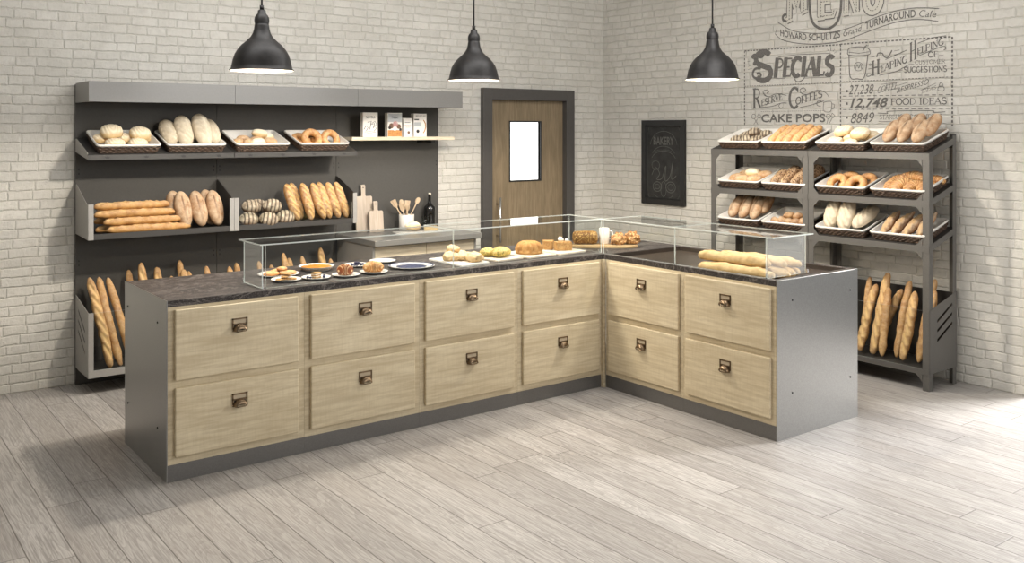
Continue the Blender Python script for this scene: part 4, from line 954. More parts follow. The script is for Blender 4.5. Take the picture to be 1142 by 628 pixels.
cnt = [0]
def fill(M, where, group, cat, name, desc, items, world_up=True):
    # items: (kind, position words, x, y, z, direction, up, scale)
    for it in items:
        kind, pw, x, y, z, d, up = it[:7]; sc = it[7] if len(it) > 7 else 1.0
        cnt[0] += 1
        lm = lay(None, Vector((x, y, z)), d, up, sc)
        k = cnt[0]
        de = desc[kind] if isinstance(desc, dict) else desc
        inst(pick(kind, k), name if isinstance(name, str) else name[kind], M @ lm, de+' '+where+', '+pw, cat, group)
Zu = (0, 0, 1)
# ---- four baskets on the wall unit
M1 = basket(wallM(1.735), 'wicker basket of big white rolls, first from the left on the wall shelf')
fill(M1, 'in the leftmost wall basket', 'round rolls in the leftmost wall basket', 'bread', 'bread_roll', 'round floury roll', [
    ('spiral', 'left one on top', -.075, .175, .066, (1, 0, .05), (-.1, -.25, 1), 1.0),
    ('spiral', 'right one on top', .105, .150, .058, (1, .1, 0), (.15, -.2, 1), 1.0),
    ('spiral', 'front left at the rim', -.075, .060, .012, (1, 0, 0), Zu, .92), ('spiral', 'front right at the rim', .075, .060, .012, (1, 0, 0), Zu, .92),
    ('spiral', 'behind on the left', -.125, .19, .012, (1, .2, 0), Zu, .85), ('spiral', 'in the middle below the others', .02, .18, .012, (1, 0, 0), Zu, .9), ('spiral', 'behind on the right', .135, .20, .012, (1, 0, 0), Zu, .85)])
M2 = basket(wallM(2.19), 'wicker basket of pale oblong loaves, second from the left on the wall shelf')
fill(M2, 'in the second wall basket', 'pale loaves in the second wall basket', 'bread', 'loaf', 'pale oblong loaf', [
    ('pale', 'big one left of centre', -.060, .150, .082, (.04, 1, .55), (0, -.5, 1)), ('pale', 'big one right of centre', .068, .150, .084, (.02, 1, .55), (.05, -.5, 1), 1.05),
    ('pale', 'darker one at the left side', -.135, .19, .056, (-.03, 1, .30), (-.3, -.3, 1), .95), ('pale', 'darker one at the right side', .145, .20, .056, (.05, 1, .30), (.35, -.3, 1), .95),
    ('pale', 'lying across below the others', 0, .24, .012, (1, 0, 0), Zu, .98)])
M3 = basket(wallM(2.675), 'wicker basket of small buns, third from the left on the wall shelf')
fill(M3, 'in the third wall basket', 'small buns in the third wall basket', 'bread', 'bread_roll', {'smallbun': 'small brown bun', 'palebun': 'small pale bun'}, [
    ('smallbun', 'at the far left', -.145, .115, .012, (1, .5, 0), Zu), ('smallbun', 'left of the middle', -.075, .105, .014, (.6, 1, 0), Zu), ('smallbun', 'behind on the left', -.08, .19, .012, (1, 0, 0), Zu),
    ('palebun', 'in front at the rim', -.005, .080, .014, (1, .2, 0), Zu, 1.15), ('smallbun', 'lying in the middle', .015, .16, .012, (1, 0, 0), Zu), ('palebun', 'on top at the back', .045, .20, .045, (1, -.2, -.1), Zu, 1.2),
    ('palebun', 'at the back right', .115, .20, .022, (1, .4, 0), Zu), ('smallbun', 'at the front right', .105, .115, .014, (1, -.6, 0), Zu)])
M4 = basket(wallM(3.165), 'wicker basket of ring breads, rightmost on the wall shelf')
fill(M4, 'in the rightmost wall basket', 'ring breads in the rightmost wall basket', 'bread', 'ring_bread', 'golden ring bread', [
    ('ring', 'left one leaning forward', -.055, .13, .045, (1, 0, 0), (.1, -1.0, .8), 1.1), ('ring', 'right one leaning forward', .100, .13, .042, (1, .1, 0), (.1, -1.1, .8), 1.05),
    ('ring', 'lying at the left side', -.11, .19, .012, (1, 0, 0), (-.2, -.3, 1), 1.0), ('ring', 'lying behind in the middle', .03, .21, .012, (1, 0, 0), Zu, 1.0)])

# ---- middle bins of the wall unit
g = 'baguettes lying stacked in the left middle bin'; Zb = ZM+.001
for i, (x0, x1, y, z, w_) in enumerate([(1.60, 2.165, 6.625, 0, 'lowest of the front stack'), (1.585, 2.10, 6.640, .052, 'second from the bottom of the front stack'), (1.53, 2.065, 6.655, .104, 'third from the bottom of the front stack'), (1.53, 2.035, 6.675, .156, 'topmost of the front stack'),
                                       (1.55, 2.06, 6.705, 0, 'lowest of the rear stack'), (1.55, 2.06, 6.735, .055, 'middle of the rear stack'), (1.56, 2.04, 6.75, .11, 'topmost of the rear stack')]):
    s = (x1-x0)/.50
    inst(pick('long', i), 'baguette', lay(None, (( x0+x1)/2, y, Zb+z), (1, 0, 0), Zu, (s, 1.0, 1.0)), 'baguette lying in the left middle bin, '+w_, 'bread', g)
desc = 'dark floured oval loaf standing in the left middle bin'
for i, (x, z, y, tx, w_) in enumerate([(2.135, 0, 6.66, -.10, 'front one of the left pair'), (2.095, .01, 6.735, -.06, 'rear one of the left pair'), (2.245, 0, 6.66, -.13, 'middle one'), (2.365, .004, 6.665, -.12, 'rightmost in front'), (2.345, .02, 6.745, -.12, 'rightmost behind')]):
    d = Vector((tx, .34, 1)).normalized(); c = Vector((x, y, Zb+.004))+d*.128+Vector((0, .012, 0))
    inst(pick('oval', i), 'loaf', lay(None, c, d, (.05, -1, .35), 1.0), desc+', '+w_, 'bread', 'oval loaves in the left middle bin')
desc = 'dark striped round roll in the right middle bin'
for i, (x, y, z, rx, w_) in enumerate([(2.580, 6.650, 0, 1, 'bottom left'), (2.735, 6.645, 0, 0, 'bottom middle'), (2.865, 6.650, .006, .4, 'bottom right'), (2.620, 6.70, .088, 1, 'upper left'), (2.775, 6.68, .092, .2, 'upper middle'), (2.71, 6.79, .085, .5, 'upper back'), (2.65, 6.78, 0, .5, 'hidden behind at the bottom')]):
    inst(pick('striped', i), 'bread_roll', lay(None, (x, y, Zb+z), (1, .3*rx, 0), (.1*rx, -.75+.3*rx, 1), 1.12), desc+', '+w_, 'bread', 'striped rolls in the right middle bin')
desc = 'slashed golden batard leaning in the right middle bin'
bt = [(2.975, -.21, 6.66, 'first from the left, darker'), (3.035, -.16, 6.73, 'behind the second'), (3.085, -.14, 6.645, 'second from the left'), (3.185, -.21, 6.65, 'third from the left'), (3.245, -.20, 6.665, 'fourth from the left, half hidden'), (3.275, -.18, 6.735, 'behind the fourth'), (3.315, -.20, 6.66, 'second from the right'), (3.390, -.20, 6.665, 'rightmost')]
for i, (x, tx, y, w_) in enumerate(bt):
    d = Vector((tx, .36, 1)).normalized(); c = Vector((x, y, Zb+.003))+d*.148+Vector((0, .008, 0))
    inst(pick('batard', i), 'batard', lay(None, c, d, (.1, -1, .35), 1.0), desc+', '+w_, 'bread', 'batards in the right middle bin')

# ---- baguettes standing in the bottom bins of the wall unit
tips = [(1.545, .748, 1.635, 1), (1.600, .742, 1.695, 0), (1.665, .736, 1.775, 0), (1.801, .772, 1.85, 0), (1.867, .823, 1.92, 1), (1.996, .774, 2.05, 1), (2.085, .713, 2.13, 0), (2.155, .812, 2.20, 0), (2.163, .750, 2.235, 1), (2.225, .727, 2.265, 1), (2.336, .763, 2.375, 0), (2.400, .690, 2.415, 1),
        (2.505, .743, 2.56, 1), (2.575, .755, 2.64, 0), (2.733, .766, 2.79, 0), (2.855, .72, 2.89, 1), (2.930, .813, 2.965, 0), (2.995, .756, 3.04, 1), (3.083, .776, 3.13, 0), (3.258, .819, 3.30, 1), (3.325, .736, 3.37, 0)]
zb = .1455
for i, (xt, zt, xb, kd) in enumerate(tips):
    front = i % 2 == 0 or i < 3
    yb, yt = (6.632, 6.835) if i < 3 else ((6.64, 6.80) if front else (6.70, 6.86))
    A = Vector((xb, yb, zb+.012)); Bp = Vector((xt, yt, zt)); d = Bp-A; kind = 'stick' if kd else 'stickplain'; base = .66 if kd else .62
    s = d.length/base; nz = Vector((0, -1, .3)).normalized()
    w_ = ['first from the left', 'second from the left', 'third from the left', 'fourth from the left'][i] if i < 4 else None
    lab = ('crusty baguette standing in the left bottom bin, '+w_) if w_ else 'baguette tip showing above the counter behind its left part, number %d from the left' % (i-3)
    if not w_:
        words = ['tall one first right of the counter corner', 'one left of the short stub', 'short stub left of the tall pair', 'rear one of the tall pair', 'front one of the tall pair', 'low one right of the tall pair', 'single one left of the panel seam', 'lowest stub left of the panel seam',
                 'left one of the pair before the glass guard', 'right one of the pair before the glass guard', 'seen through the left side pane', 'lowest one beside the tall one behind the tart', 'tall one behind the pastry plate', 'lower right neighbour of the tall one', 'slim one above the tart', 'tallest one right of the tart', 'rightmost stub near the prep cabinet']
        lab = 'baguette tip above the counter, '+words[i-4]
    inst(pick(kind, i), 'baguette', lay(None, (A+Bp)/2-nz*.022, d, nz, (s, 1, 1)), lab, 'bread', 'baguettes standing in the bottom wall bins')

# ---- right-hand racks: twelve baskets in three rows
YC = (4.925, 4.487, 3.993, 3.545)
row = ('top', 'middle', 'lower'); col = ('far left', 'second', 'third', 'far right')
what = [['dark striped rolls', 'long yellow loaves', 'round white rolls', 'floured oval loaves'], ['small oval buns', 'seeded rustic loaves', 'ring breads', 'croissants'], ['dark floured loaves', 'small brown rolls', 'pale scored loaves', 'pointed rustic loaves']]
RM = {}
for r in range(3):
    for c in range(4):
        RM[r, c] = basket(rackM(YC[c], ZS[r]), 'wicker basket of %s, %s shelf of the racks, %s' % (what[r][c], row[r], col[c]))
MUL = {(0, 0): 1.15, (0, 1): 1.0, (0, 2): 1.08, (1, 0): 1.15, (1, 1): 1.05, (1, 2): 1.12, (1, 3): 1.22, (2, 1): 1.3, (2, 2): 1.12, (2, 3): 1.08}
def rfill(r, c, cat, name, desc, items):
    k = MUL.get((r, c), 1); items = [i[:7]+((i[7] if len(i) > 7 else 1)*k,) for i in items]
    fill(RM[r, c], 'in the %s %s rack basket' % (row[r], col[c]), '%s in the %s %s rack basket' % (what[r][c], row[r], col[c]), cat, name, desc, items)
rfill(0, 0, 'bread', 'bread_roll', 'dark striped roll', [('stripeds', 'front left', -.085, .09, .012, (1, 1, 0), Zu), ('stripeds', 'front middle', .015, .08, .012, (1, 1.5, 0), Zu), ('stripeds', 'front right', .115, .09, .012, (1, 1, 0), Zu),
    ('stripeds', 'back left', -.07, .19, .012, (1, .5, 0), Zu), ('stripeds', 'on top in the middle', .045, .16, .055, (1, 1, 0), Zu), ('stripeds', 'back right', .12, .2, .02, (1, 1, 0), Zu), ('stripeds', 'back middle', .03, .235, .012, (1, 0, 0), Zu)])
rfill(0, 1, 'bread', 'loaf', 'long yellow loaf', [('yellow', 'leftmost', -.145, .155, .038, (-.02, 1, .16), (0, -.2, 1)), ('yellow', 'second', -.075, .155, .038, (0, 1, .18), (0, -.2, 1)), ('yellow', 'third', -.002, .155, .038, (0, 1, .18), (0, -.2, 1), 1.04),
    ('yellow', 'fourth', .072, .155, .038, (.02, 1, .2), (0, -.2, 1)), ('yellowslash', 'slashed one at the right', .142, .16, .038, (.03, 1, .22), (.1, -.2, 1))])
rfill(0, 2, 'bread', 'bread_roll', 'round white roll', [('spiral', 'upper left', -.065, .17, .062, (1, .1, .1), (-.15, -.2, 1), .88), ('spiral', 'upper right', .085, .14, .050, (1, -.1, 0), (.1, -.15, 1), .9), ('spiral', 'at the front left rim', -.085, .06, .012, (1, 0, 0), Zu, .8),
    ('spiral', 'at the front right', .05, .05, .012, (1, 0, 0), Zu, .66), ('spiral', 'underneath in the middle', 0, .15, .012, (1, 0, 0), Zu, .8), ('spiral', 'underneath at the back', -.10, .22, .012, (1, 0, 0), Zu, .8), ('spiral', 'underneath at the back right', .11, .21, .012, (1, 0, 0), Zu, .8)])
ovs = [('front left', -.120, .055, .012), ('front middle', -.012, .055, .012), ('front right', .098, .055, .012), ('back left', -.085, .135, .035), ('back middle', .025, .135, .035), ('back right', .145, .125, .035)]
def upright(lst, kind, sc=1.0, lean=1.9, ln=.2):
    out = []
    for w_, x, y, z in lst:
        d = Vector((.10, lean, 1)).normalized(); c = Vector((x, y, .012+z))+d*ln*sc*.5
        out.append((kind, w_, c.x, c.y+.012, c.z, tuple(d), (.1, -1, lean), sc))
    return out
rfill(0, 3, 'bread', 'loaf', 'upright floured oval loaf', upright(ovs, 'ovals', 1.0))
rfill(1, 0, 'bread', 'bread_roll', 'small oval bun', [('smallbun', 'front left', -.11, .11, .012, (.5, 1, 0), Zu, 1.1), ('smallbun', 'front middle', -.02, .08, .012, (1, .2, 0), Zu, 1.2), ('smallbun', 'front right', .085, .09, .014, (1, .8, 0), Zu, 1.1), ('smallbun', 'back left', -.08, .2, .012, (1, 0, 0), Zu, 1.1),
    ('palebun', 'pale one on top', .02, .16, .045, (1, 0, 0), Zu, 1.1), ('smallbun', 'back middle', .02, .22, .012, (1, 0, 0), Zu, 1.1), ('smallbun', 'back right', .115, .19, .018, (1, .7, 0), Zu, 1.1)])
rfill(1, 1, 'bread', {'rustic': 'loaf', 'darkround': 'bread_roll'}, {'rustic': 'seeded rustic loaf', 'darkround': 'dark round roll'}, [('rustic', 'front left', -.125, .12, .036, (.03, 1, .25), (0, -.2, 1)), ('rustic', 'front middle', -.035, .12, .036, (.03, 1, .25), (0, -.2, 1), 1.05), ('rustic', 'front right', .060, .12, .036, (.03, 1, .25), (0, -.2, 1)), ('rustic', 'right side behind the post', .145, .13, .036, (.03, 1, .25), (0, -.2, 1)),
    ('darkround', 'back left', -.05, .225, .055, (1, 0, 0), Zu), ('darkround', 'back middle', .06, .225, .055, (1, 0, 0), Zu), ('darkround', 'big one at the back right', .145, .235, .045, (.1, 1, .2), Zu, 1.25), ('darkround', 'underneath at the back', 0, .25, .012, (1, 0, 0), Zu, .8)])
rfill(1, 2, 'bread', 'ring_bread', 'golden ring bread', [('ring', 'front left', -.08, .10, .030, (1, 0, 0), (.05, -.9, 1), 1.0), ('ring', 'front right', .075, .095, .028, (1, 0, 0), (.05, -.9, 1), 1.0), ('ring', 'behind on the left', -.05, .20, .018, (1, 0, 0), (0, -.6, 1), 1.0), ('ring', 'behind on the right', .10, .19, .018, (1, 0, 0), (0, -.6, 1), .95)])
rfill(1, 3, 'pastry', 'croissant', 'golden flaky croissant', [('crois', 'front left', -.125, .14, .012, (.25, 1, .1), Zu, .95), ('crois', 'pale one in front', -.035, .10, .028, (.6, 1, .2), (0, -.3, 1), 1.1), ('crois', 'front middle', .05, .11, .018, (.5, 1, .1), (0, -.1, 1), 1.0), ('crois', 'front right', .13, .12, .012, (.3, 1, 0), Zu, .95),
    ('crois', 'back left', -.10, .24, .02, (1, .2, 0), Zu, 1.0), ('crois', 'on top at the back', 0, .22, .045, (1, .1, 0), Zu, 1.1), ('crois', 'back right', .13, .24, .02, (1, .3, 0), Zu, 1.0)])
rfill(2, 0, 'bread', 'loaf', 'upright dark floured loaf', upright([('front left', -.115, .055, .01), ('front middle', -.01, .055, .01), ('front right', .10, .055, .01), ('back middle', .06, .135, .03), ('back right', .14, .135, .03), ('back left', -.06, .135, .03)], 'ovals', 1.0, 1.4))
rfill(2, 1, 'bread', 'bread_roll', 'knobbly brown roll', [('nugget', w_, x, y, z, (1, y*5, 0), Zu, 1.0) for w_, x, y, z in (('front left', -.085, .10, .012), ('second in front', -.02, .08, .012), ('third in front', .045, .085, .012), ('front right', .105, .10, .012), ('back left', -.06, .165, .012), ('back middle', .01, .16, .012), ('back right', .08, .165, .012), ('on top on the left', -.04, .13, .045), ('on top on the right', .045, .125, .045), ('pale one at the left edge', -.135, .075, .012))])
rfill(2, 2, 'bread', 'loaf', 'pale scored loaf', [('scored', 'left one standing', -.115, .135, .100, (.02, .72, .85), (0, -.85, .72), .9), ('scored', 'middle one standing', .005, .135, .102, (0, .72, .85), (0, -.85, .72), .93), ('scored', 'tilted one at the right', .120, .17, .056, (.38, 1, .35), (-.2, -.4, 1), .9)])
rfill(2, 3, 'bread', 'loaf', 'pointed rustic loaf', [('pointed', 'leftmost', -.115, .125, .062, (.12, 1, .42), (0, -.4, 1), .92), ('pointed', 'second from the left', -.03, .13, .058, (.22, 1, .36), (0, -.4, 1), .96), ('pointed', 'third from the left', .060, .13, .056, (.22, 1, .34), (0, -.4, 1), .98), ('pointed', 'rightmost, behind the post', .135, .15, .056, (.1, 1, .34), (0, -.4, 1), .95)])

# ---- baguettes standing in the rack's bottom bin
rb = [(3.925, .668, 3.895, .203, 'leftmost in full view', 6.29, 6.12, 1), (3.850, .626, 3.872, .165, 'second from the left', 6.24, 6.05, 0), (3.770, .716, 3.765, .150, 'tallest one, twisted', 6.27, 6.05, 0), (3.728, .624, 3.690, .150, 'pale one in front of the tallest', 6.20, 6.04, 1),
      (3.684, .607, 3.805, .175, 'rear one leaning right', 6.30, 6.13, 0), (3.618, .677, 3.610, .165, 'slim rear one left of the thick one', 6.29, 6.09, 1), (3.542, .616, 3.530, .150, 'thick one in front near the post', 6.24, 6.04, 0), (3.434, .712, 3.470, .17, 'taller one right of the post', 6.295, 6.12, 1), (3.395, .640, 3.425, .165, 'lower one right of the post', 6.24, 6.06, 1), (4.05, .613, 3.985, .20, 'half hidden by the counter panel', 6.28, 6.10, 0)]
for i, (yt, zt, yb, zb_, w_, xt, xb, kd) in enumerate(rb):
    A = Vector((xb, yb, .158)); Bp = Vector((xt-.01, yt, zt)); d = Bp-A; nz = Vector((-1, 0, .3)).normalized()
    kind = 'stickplain' if kd else 'stick'
    inst(pick(kind, i), 'baguette', lay(None, (A+Bp)/2-nz*.018, d, nz, (d.length/(.62 if kd else .66), 1.05, 1.05)), 'baguette standing in the rack bin, '+w_, 'bread', 'baguettes in the rack bottom bin')

# ------------------------------------------------------------------ plates and pastries on the long run
ZT = .9032
def plate_mesh(D, kind):
    r = D/2; p = [(0, .002), (r*.62, .002), (r*.66, .0035), (r*.95, .011), (r, .0125), (r*.995, .0145), (r*.94, .0135), (r*.65, .0065), (r*.6, .0055), (0, .0055)]
    mb = MB().lathe(p, 48, m='ceramic').lathe([(r*.60, .002), (r*.58, 0), (r*.54, 0), (r*.53, .002)], 48, m='ceramic')
    if kind == 'band': mb.lathe([(r*.985, .0150), (r*.90, .0136)], 48, m='blue')
    if kind == 'lace':
        for i in range(28):
            a = 2*PI*i/28; c = (r*.84*math.cos(a), r*.84*math.sin(a), .0118); mb.lathe([(0, .0004), (r*.045, 0)], 8, c, 'ink')
    return mb
def plate(x, y, D, label, kind=''):
    o = plate_mesh(D, kind).build('plate'); o.location = (x, y, ZT); tag(o, label, 'plate', 'plates of pastries on the counter'); return (x, y)
def put(me, name, x, y, z, d, label, cat='pastry', up=Zu, sc=1.0, group=None): return inst(me, name, lay(None, (x, y, z), d, up, sc), label, cat, group)
pz = ZT+.0058
plate(2.196, 5.17, .235, 'large white plate of fruit turnovers beside the left glass pane')
dan = []
for k in range(3):
    mb = MB(); me0 = loaf('d', 'ring', .10, .075, .026, 2.6, 2.2, .4, [(0, 0, .1, .02, .012)], .003, seed=50+k); dan.append(me0)
put(dan[0], 'turnover', 2.145, 5.15, pz, (1, .4, 0), 'golden filled turnover, left one on the large plate by the glass pane', group='turnovers on the large plate')
put(dan[1], 'turnover', 2.235, 5.13, pz, (1, -.5, 0), 'golden filled turnover, front right one on the large plate', group='turnovers on the large plate')
put(dan[2], 'turnover', 2.205, 5.205, pz+.002, (1, .1, .1), 'pale topped turnover, at the back of the large plate', group='turnovers on the large plate')
put(dan[0], 'turnover', 2.215, 5.165, pz+.024, (.4, 1, 0), 'browned turnover lying on top of the others on the large plate', sc=.8, group='turnovers on the large plate')
plate(2.150, 4.955, .168, 'small white plate of biscuits, front left behind the glass')
bis = loaf('biscuit', 'cake', .06, .045, .014, 3, 2.4, .5, seed=61, nu=20, nv=16); bis.name = 'biscuit'
for i, (x, y, z, d) in enumerate([(2.12, 4.955, 0, (1, .2, 0)), (2.175, 4.945, 0, (1, -.6, 0)), (2.155, 4.985, 0, (.3, 1, 0)), (2.15, 4.955, .014, (1, .7, 0)), (2.152, 4.957, .028, (.7, -.6, 0))]):
    put(bis, 'biscuit', x, y, pz+z, d, 'brown nut biscuit on the front left plate, '+('left', 'right', 'rear', 'second layer', 'topmost')[i]+' one', group='biscuits on the front left plate')
# tart in a fluted white dish
t = thing('tart', 'large orange tart in a fluted white dish', 'tart', (2.466, 5.235, ZT))
MB().lathe([(0, 0), (.078, 0), (.082, .002), (.104, .026), (.106, .028), (.101, .027), (.08, .006), (0, .006)], 96, m='ceramic', flute=lambda a, j, z: 1+.022*math.cos(28*a)*(1 if z > .005 else 0)).build('tart_dish', t)
MB().lathe([(0, .0245), (.05, .025), (.090, .0235), (.094, .012), (0, .008)], 48, m='pie').build('tart_filling', t)
plate(2.318, 4.925, .165, 'small white plate with a layered biscuit square, second in the front row')
sq = thing('layered_pastry', 'little layered pastry square with berries on the second front plate', 'pastry', (2.318, 4.925, pz), .5)
for k in range(3): B(-.026, .026, -.018, .018, .0005+k*.012, .0080+k*.012, m='cake').build('pastry_layer', sq, .002)
for k in range(2): B(-.024, .024, -.016, .016, .0081+k*.012, .0124+k*.012, m='cream').build('cream_layer', sq, .001)
for i, (x, y) in enumerate([(2.275, 4.905), (2.268, 4.93), (2.365, 4.92), (2.355, 4.90), (2.372, 4.935)]):
    o = MB().lathe([(0, 0), (.006, .001), (.009, .006), (.008, .011), (.004, .014), (0, .0145)], 16, m='berries').build('berry'); o.location = (x, y, pz+.0005)
    tag(o, 'dark berry %s the layered square' % ('left of' if i < 2 else 'right of'), 'berry', 'berries on the second front plate')
plate(2.498, 4.91, .163, 'small white plate under the chestnut brown croissant')
cg = croissant('croissant', 'glazed', .048, .044, 1.5, 3, 3); cf = croissant('croissant', 'crois', .050, .040, 1.8, 5, 5)
put(cg, 'croissant', 2.50, 4.925, pz, (.9, -.45, 0), 'glossy two-tone croissant with chestnut brown and pale bands', sc=.98)
plate(2.735, 5.225, .170, 'white plate of dark berries, behind the two croissants')
rnd = random.Random(5)
for i in range(15):
    a = i*2.399; r_ = .009*math.sqrt(i)*1.15
    o = MB().lathe([(0, 0), (.006, .001), (.009, .006), (.008, .011), (.004, .014), (0, .0145)], 14, m='berries').build('berry'); o.location = (2.735+r_*math.cos(a), 5.225+r_*math.sin(a)*.9, pz+(.0095 if i < 3 else 0)+.0005)
    tag(o, 'one of the dark blue berries heaped on the plate behind the croissants', 'berry', 'berries on the rear plate')
plate(2.685, 4.92, .166, 'small white plate under the pale flaky croissant')
put(cf, 'croissant', 2.69, 4.935, pz, (.9, -.4, 0), 'pale flaky croissant, the right one of the two on plates', sc=1.08)
plate(2.95, 5.29, .168, 'small white plate with a dotted rim, rearmost on the counter', 'lace')
plate(2.985, 4.99, .285, 'large round blue and white plate left of the serving boards', 'band')
o = MB().lathe([(.070, .0003), (.095, .0007), (.074, .001), (0, .0012)], 40, m='blue', flute=lambda a, j, z: 1+.05*math.cos(11*a)).build('plate_pattern'); o.parent = bpy.data.objects[[q.name for q in bpy.data.objects if q.get('label', '').startswith('large round blue')][0]]; o.location = (0, 0, .0062)

# ---- serving boards and cakes
def quad_board(pts, mat, label, z0=ZT, th=.012, cat='serving board', name='serving_board'):
    c = Vector((sum(p[0] for p in pts)/4, sum(p[1] for p in pts)/4)); o = MB().prism([(p[0]-c.x, p[1]-c.y) for p in pts], 2, 0, th, mat).build(name, None, .002)
    o.location = (c.x, c.y, z0); tag(o, label, cat, 'serving boards on the counter'); return o
quad_board([(3.23, 4.80), (3.465, 4.835), (3.455, 5.22), (3.235, 5.19)], 'marble', 'white marble board under the floury scones, left of the seeded rolls')
quad_board([(3.535, 4.84), (3.765, 4.87), (3.745, 5.19), (3.52, 5.17)], 'serving', 'pale board under the yellow seeded rolls')
quad_board([(3.79, 4.84), (4.045, 4.87), (4.03, 5.17), (3.78, 5.15)], 'serving', 'pale board under the fluted ring cake')
quad_board([(4.065, 4.85), (4.325, 4.88), (4.31, 5.19), (4.055, 5.17)], 'serving', 'pale board under the cake pieces with cream')
bz = ZT+.0122
sc_ = [lump('scone', 'scone', .058, .050, .034, .012, 30, k, 4) for k in range(3)]
for i, (x, y, z, s) in enumerate([(3.30, 5.02, 0, 1.0), (3.375, 4.985, 0, .95), (3.395, 4.895, 0, 1.05), (3.335, 5.06, .045, .85), (3.40, 5.08, 0, .9)]):
    put(sc_[i % 3], 'scone', x, y, bz+z, (1, .3*i, 0), 'crumbly floury scone on the marble board, '+('left one', 'middle one', 'front right one', 'one on top', 'rear right one')[i], sc=s, group='scones on the marble board')
hb = [loaf('roll', 'herb', .115, .10, .062, 2.2, 2.0, .42, seed=80+k, amp=.006) for k in range(2)]
for i, (x, y, s) in enumerate([(3.60, 5.04, .95), (3.645, 4.965, 1.1), (3.715, 5.01, .85)]):
    put(hb[i % 2], 'bread_roll', x, y, bz, (1, .3, 0), 'yellow seed-crusted roll on the pale board, '+('left one behind', 'big one in front', 'small one at the right')[i], 'bread', sc=s, group='yellow seeded rolls')
fl = lambda a, j, z: 1+(.10*math.cos(12*a+z*12) if .02 < z < .082 else 0)
o = MB().lathe([(0, 0), (.085, 0), (.092, .006), (.091, .018), (.086, .022), (.088, .032), (.082, .052), (.068, .072), (.050, .082), (.034, .082), (.022, .070), (.018, .05), (0, .048)], 112, m='bundt', flute=fl).build('ring_cake')
o.location = (3.915, 5.0, bz); tag(o, 'fluted golden ring cake standing on a pale board', 'cake')
def cake_piece(x, y, rz, L1, label, cr):
    t = thing('cake_piece', label, 'cake', (x, y, bz), rz)
    m_ = MB().prism([(-L1, -.03), (L1, -.042), (L1, .042), (-L1, .03)], 2, 0, .060, 'cake'); m_.build('sponge', t, .004)
    if cr:
        for dx, dy, s in cr:
            q = lump('cream', 'cream', .018*s, .016*s, .015*s, .004, 40, 2, 3); ob = bpy.data.objects.new('cream_dollop', q); COL.objects.link(ob); ob.parent = t; ob.location = (dx, dy, .0602)
cake_piece(4.205, 4.99, -.35, .056, 'nut cake piece topped with cream, in front on the pale board', [(-.012, .012, 1.2), (.028, -.004, .8)])
cake_piece(4.16, 5.095, .9, .045, 'plain cake piece without cream, behind on the pale board', [])

# ---- live edge board with seed loaf, jug and nut clusters
rz = -.6461
lb = thing('live_edge_board', 'rough live edge wooden board in the counter corner', 'serving board', (4.615, 5.015, ZT), rz)
pts = []
for i in range(28):
    a = 2*PI*i/28; c, s = math.cos(a), math.sin(a)
    x = .24*(abs(c)**.5)*(1 if c > 0 else -1); y = .085*(abs(s)**.5)*(1 if s > 0 else -1); k = 1+.035*noise.noise(Vector((i*.9, 0, 0))); pts.append((x*k, y*k))
MB().prism(pts, 2, 0, .020, 'bark').build('board_top', lb, .003)
lz = ZT+.0203; X_, Y_ = math.cos(rz), math.sin(rz)
def lbp(u, v): return 4.615+u*X_-v*Y_, 5.015+u*Y_+v*X_
x, y = lbp(-.135, .01); sl = loaf('seed_loaf', 'seedloaf', .185, .095, .098, 7, 3.5, .5, seed=91, amp=.004)
put(sl, 'loaf', x, y, lz, (X_, Y_, 0), 'square seed-covered loaf at the left end of the live edge board', 'bread')
x, y = lbp(.005, .03); mg = thing('mug', 'tall white mug between the seed loaf and the nut buns', 'mug', (x, y, lz), rz)
MB().lathe([(0, 0), (.034, 0), (.038, .004), (.038, .112), (.0365, .115), (.035, .112), (.034, .008), (0, .007)], 40, m='ceramic').build('cup_body', mg)
MB().tube([(.036, 0, .095), (.055, 0, .092), (.062, 0, .07), (.058, 0, .045), (.036, 0, .032)], .0045, 10, 'ceramic').build('cup_handle', mg)
nb = [lump('nut_bun', 'nut', .056, .054, .048, .024, 34, k, 4) for k in (1, 2)]
x, y = lbp(.105, -.005); put(nb[0], 'nut_bun', x, y, lz, (1, 0, 0), 'round nut-crusted bun beside the white mug', group='nut-crusted buns')
x, y = lbp(.205, .02); put(nb[1], 'nut_bun', x, y, lz+.006, (0, 1, 0), 'round nut-crusted bun at the right end of the live edge board', group='nut-crusted buns')

# ---- bread lying in the sunken well
wz = .8748
for i, (x, y, z, d, s, w_) in enumerate([(4.475, 3.70, 0, (.04, -1, 0), .98, 'front one beside the rim'), (4.56, 3.66, .0, (.10, -1, 0), 1.0, 'second from the rim'), (4.65, 3.68, 0, (.02, -1, 0), 1.0, 'third from the rim'), (4.74, 3.70, 0, (-.02, -1, 0), .95, 'rearmost at the bottom'),
                                        (4.52, 3.745, .058, (.02, -1, 0), .98, 'on top in front'), (4.61, 3.69, .058, (-.03, -1, 0), .95, 'on top behind'), (4.69, 3.65, .055, (.05, -1, .0), .9, 'on top at the back')]):
    inst(pick('raw', i), 'baguette', lay(None, (x, y, wz+z), d, Zu, s), 'pale soft baguette in the counter well, '+w_, 'bread', 'pale baguettes in the counter well')

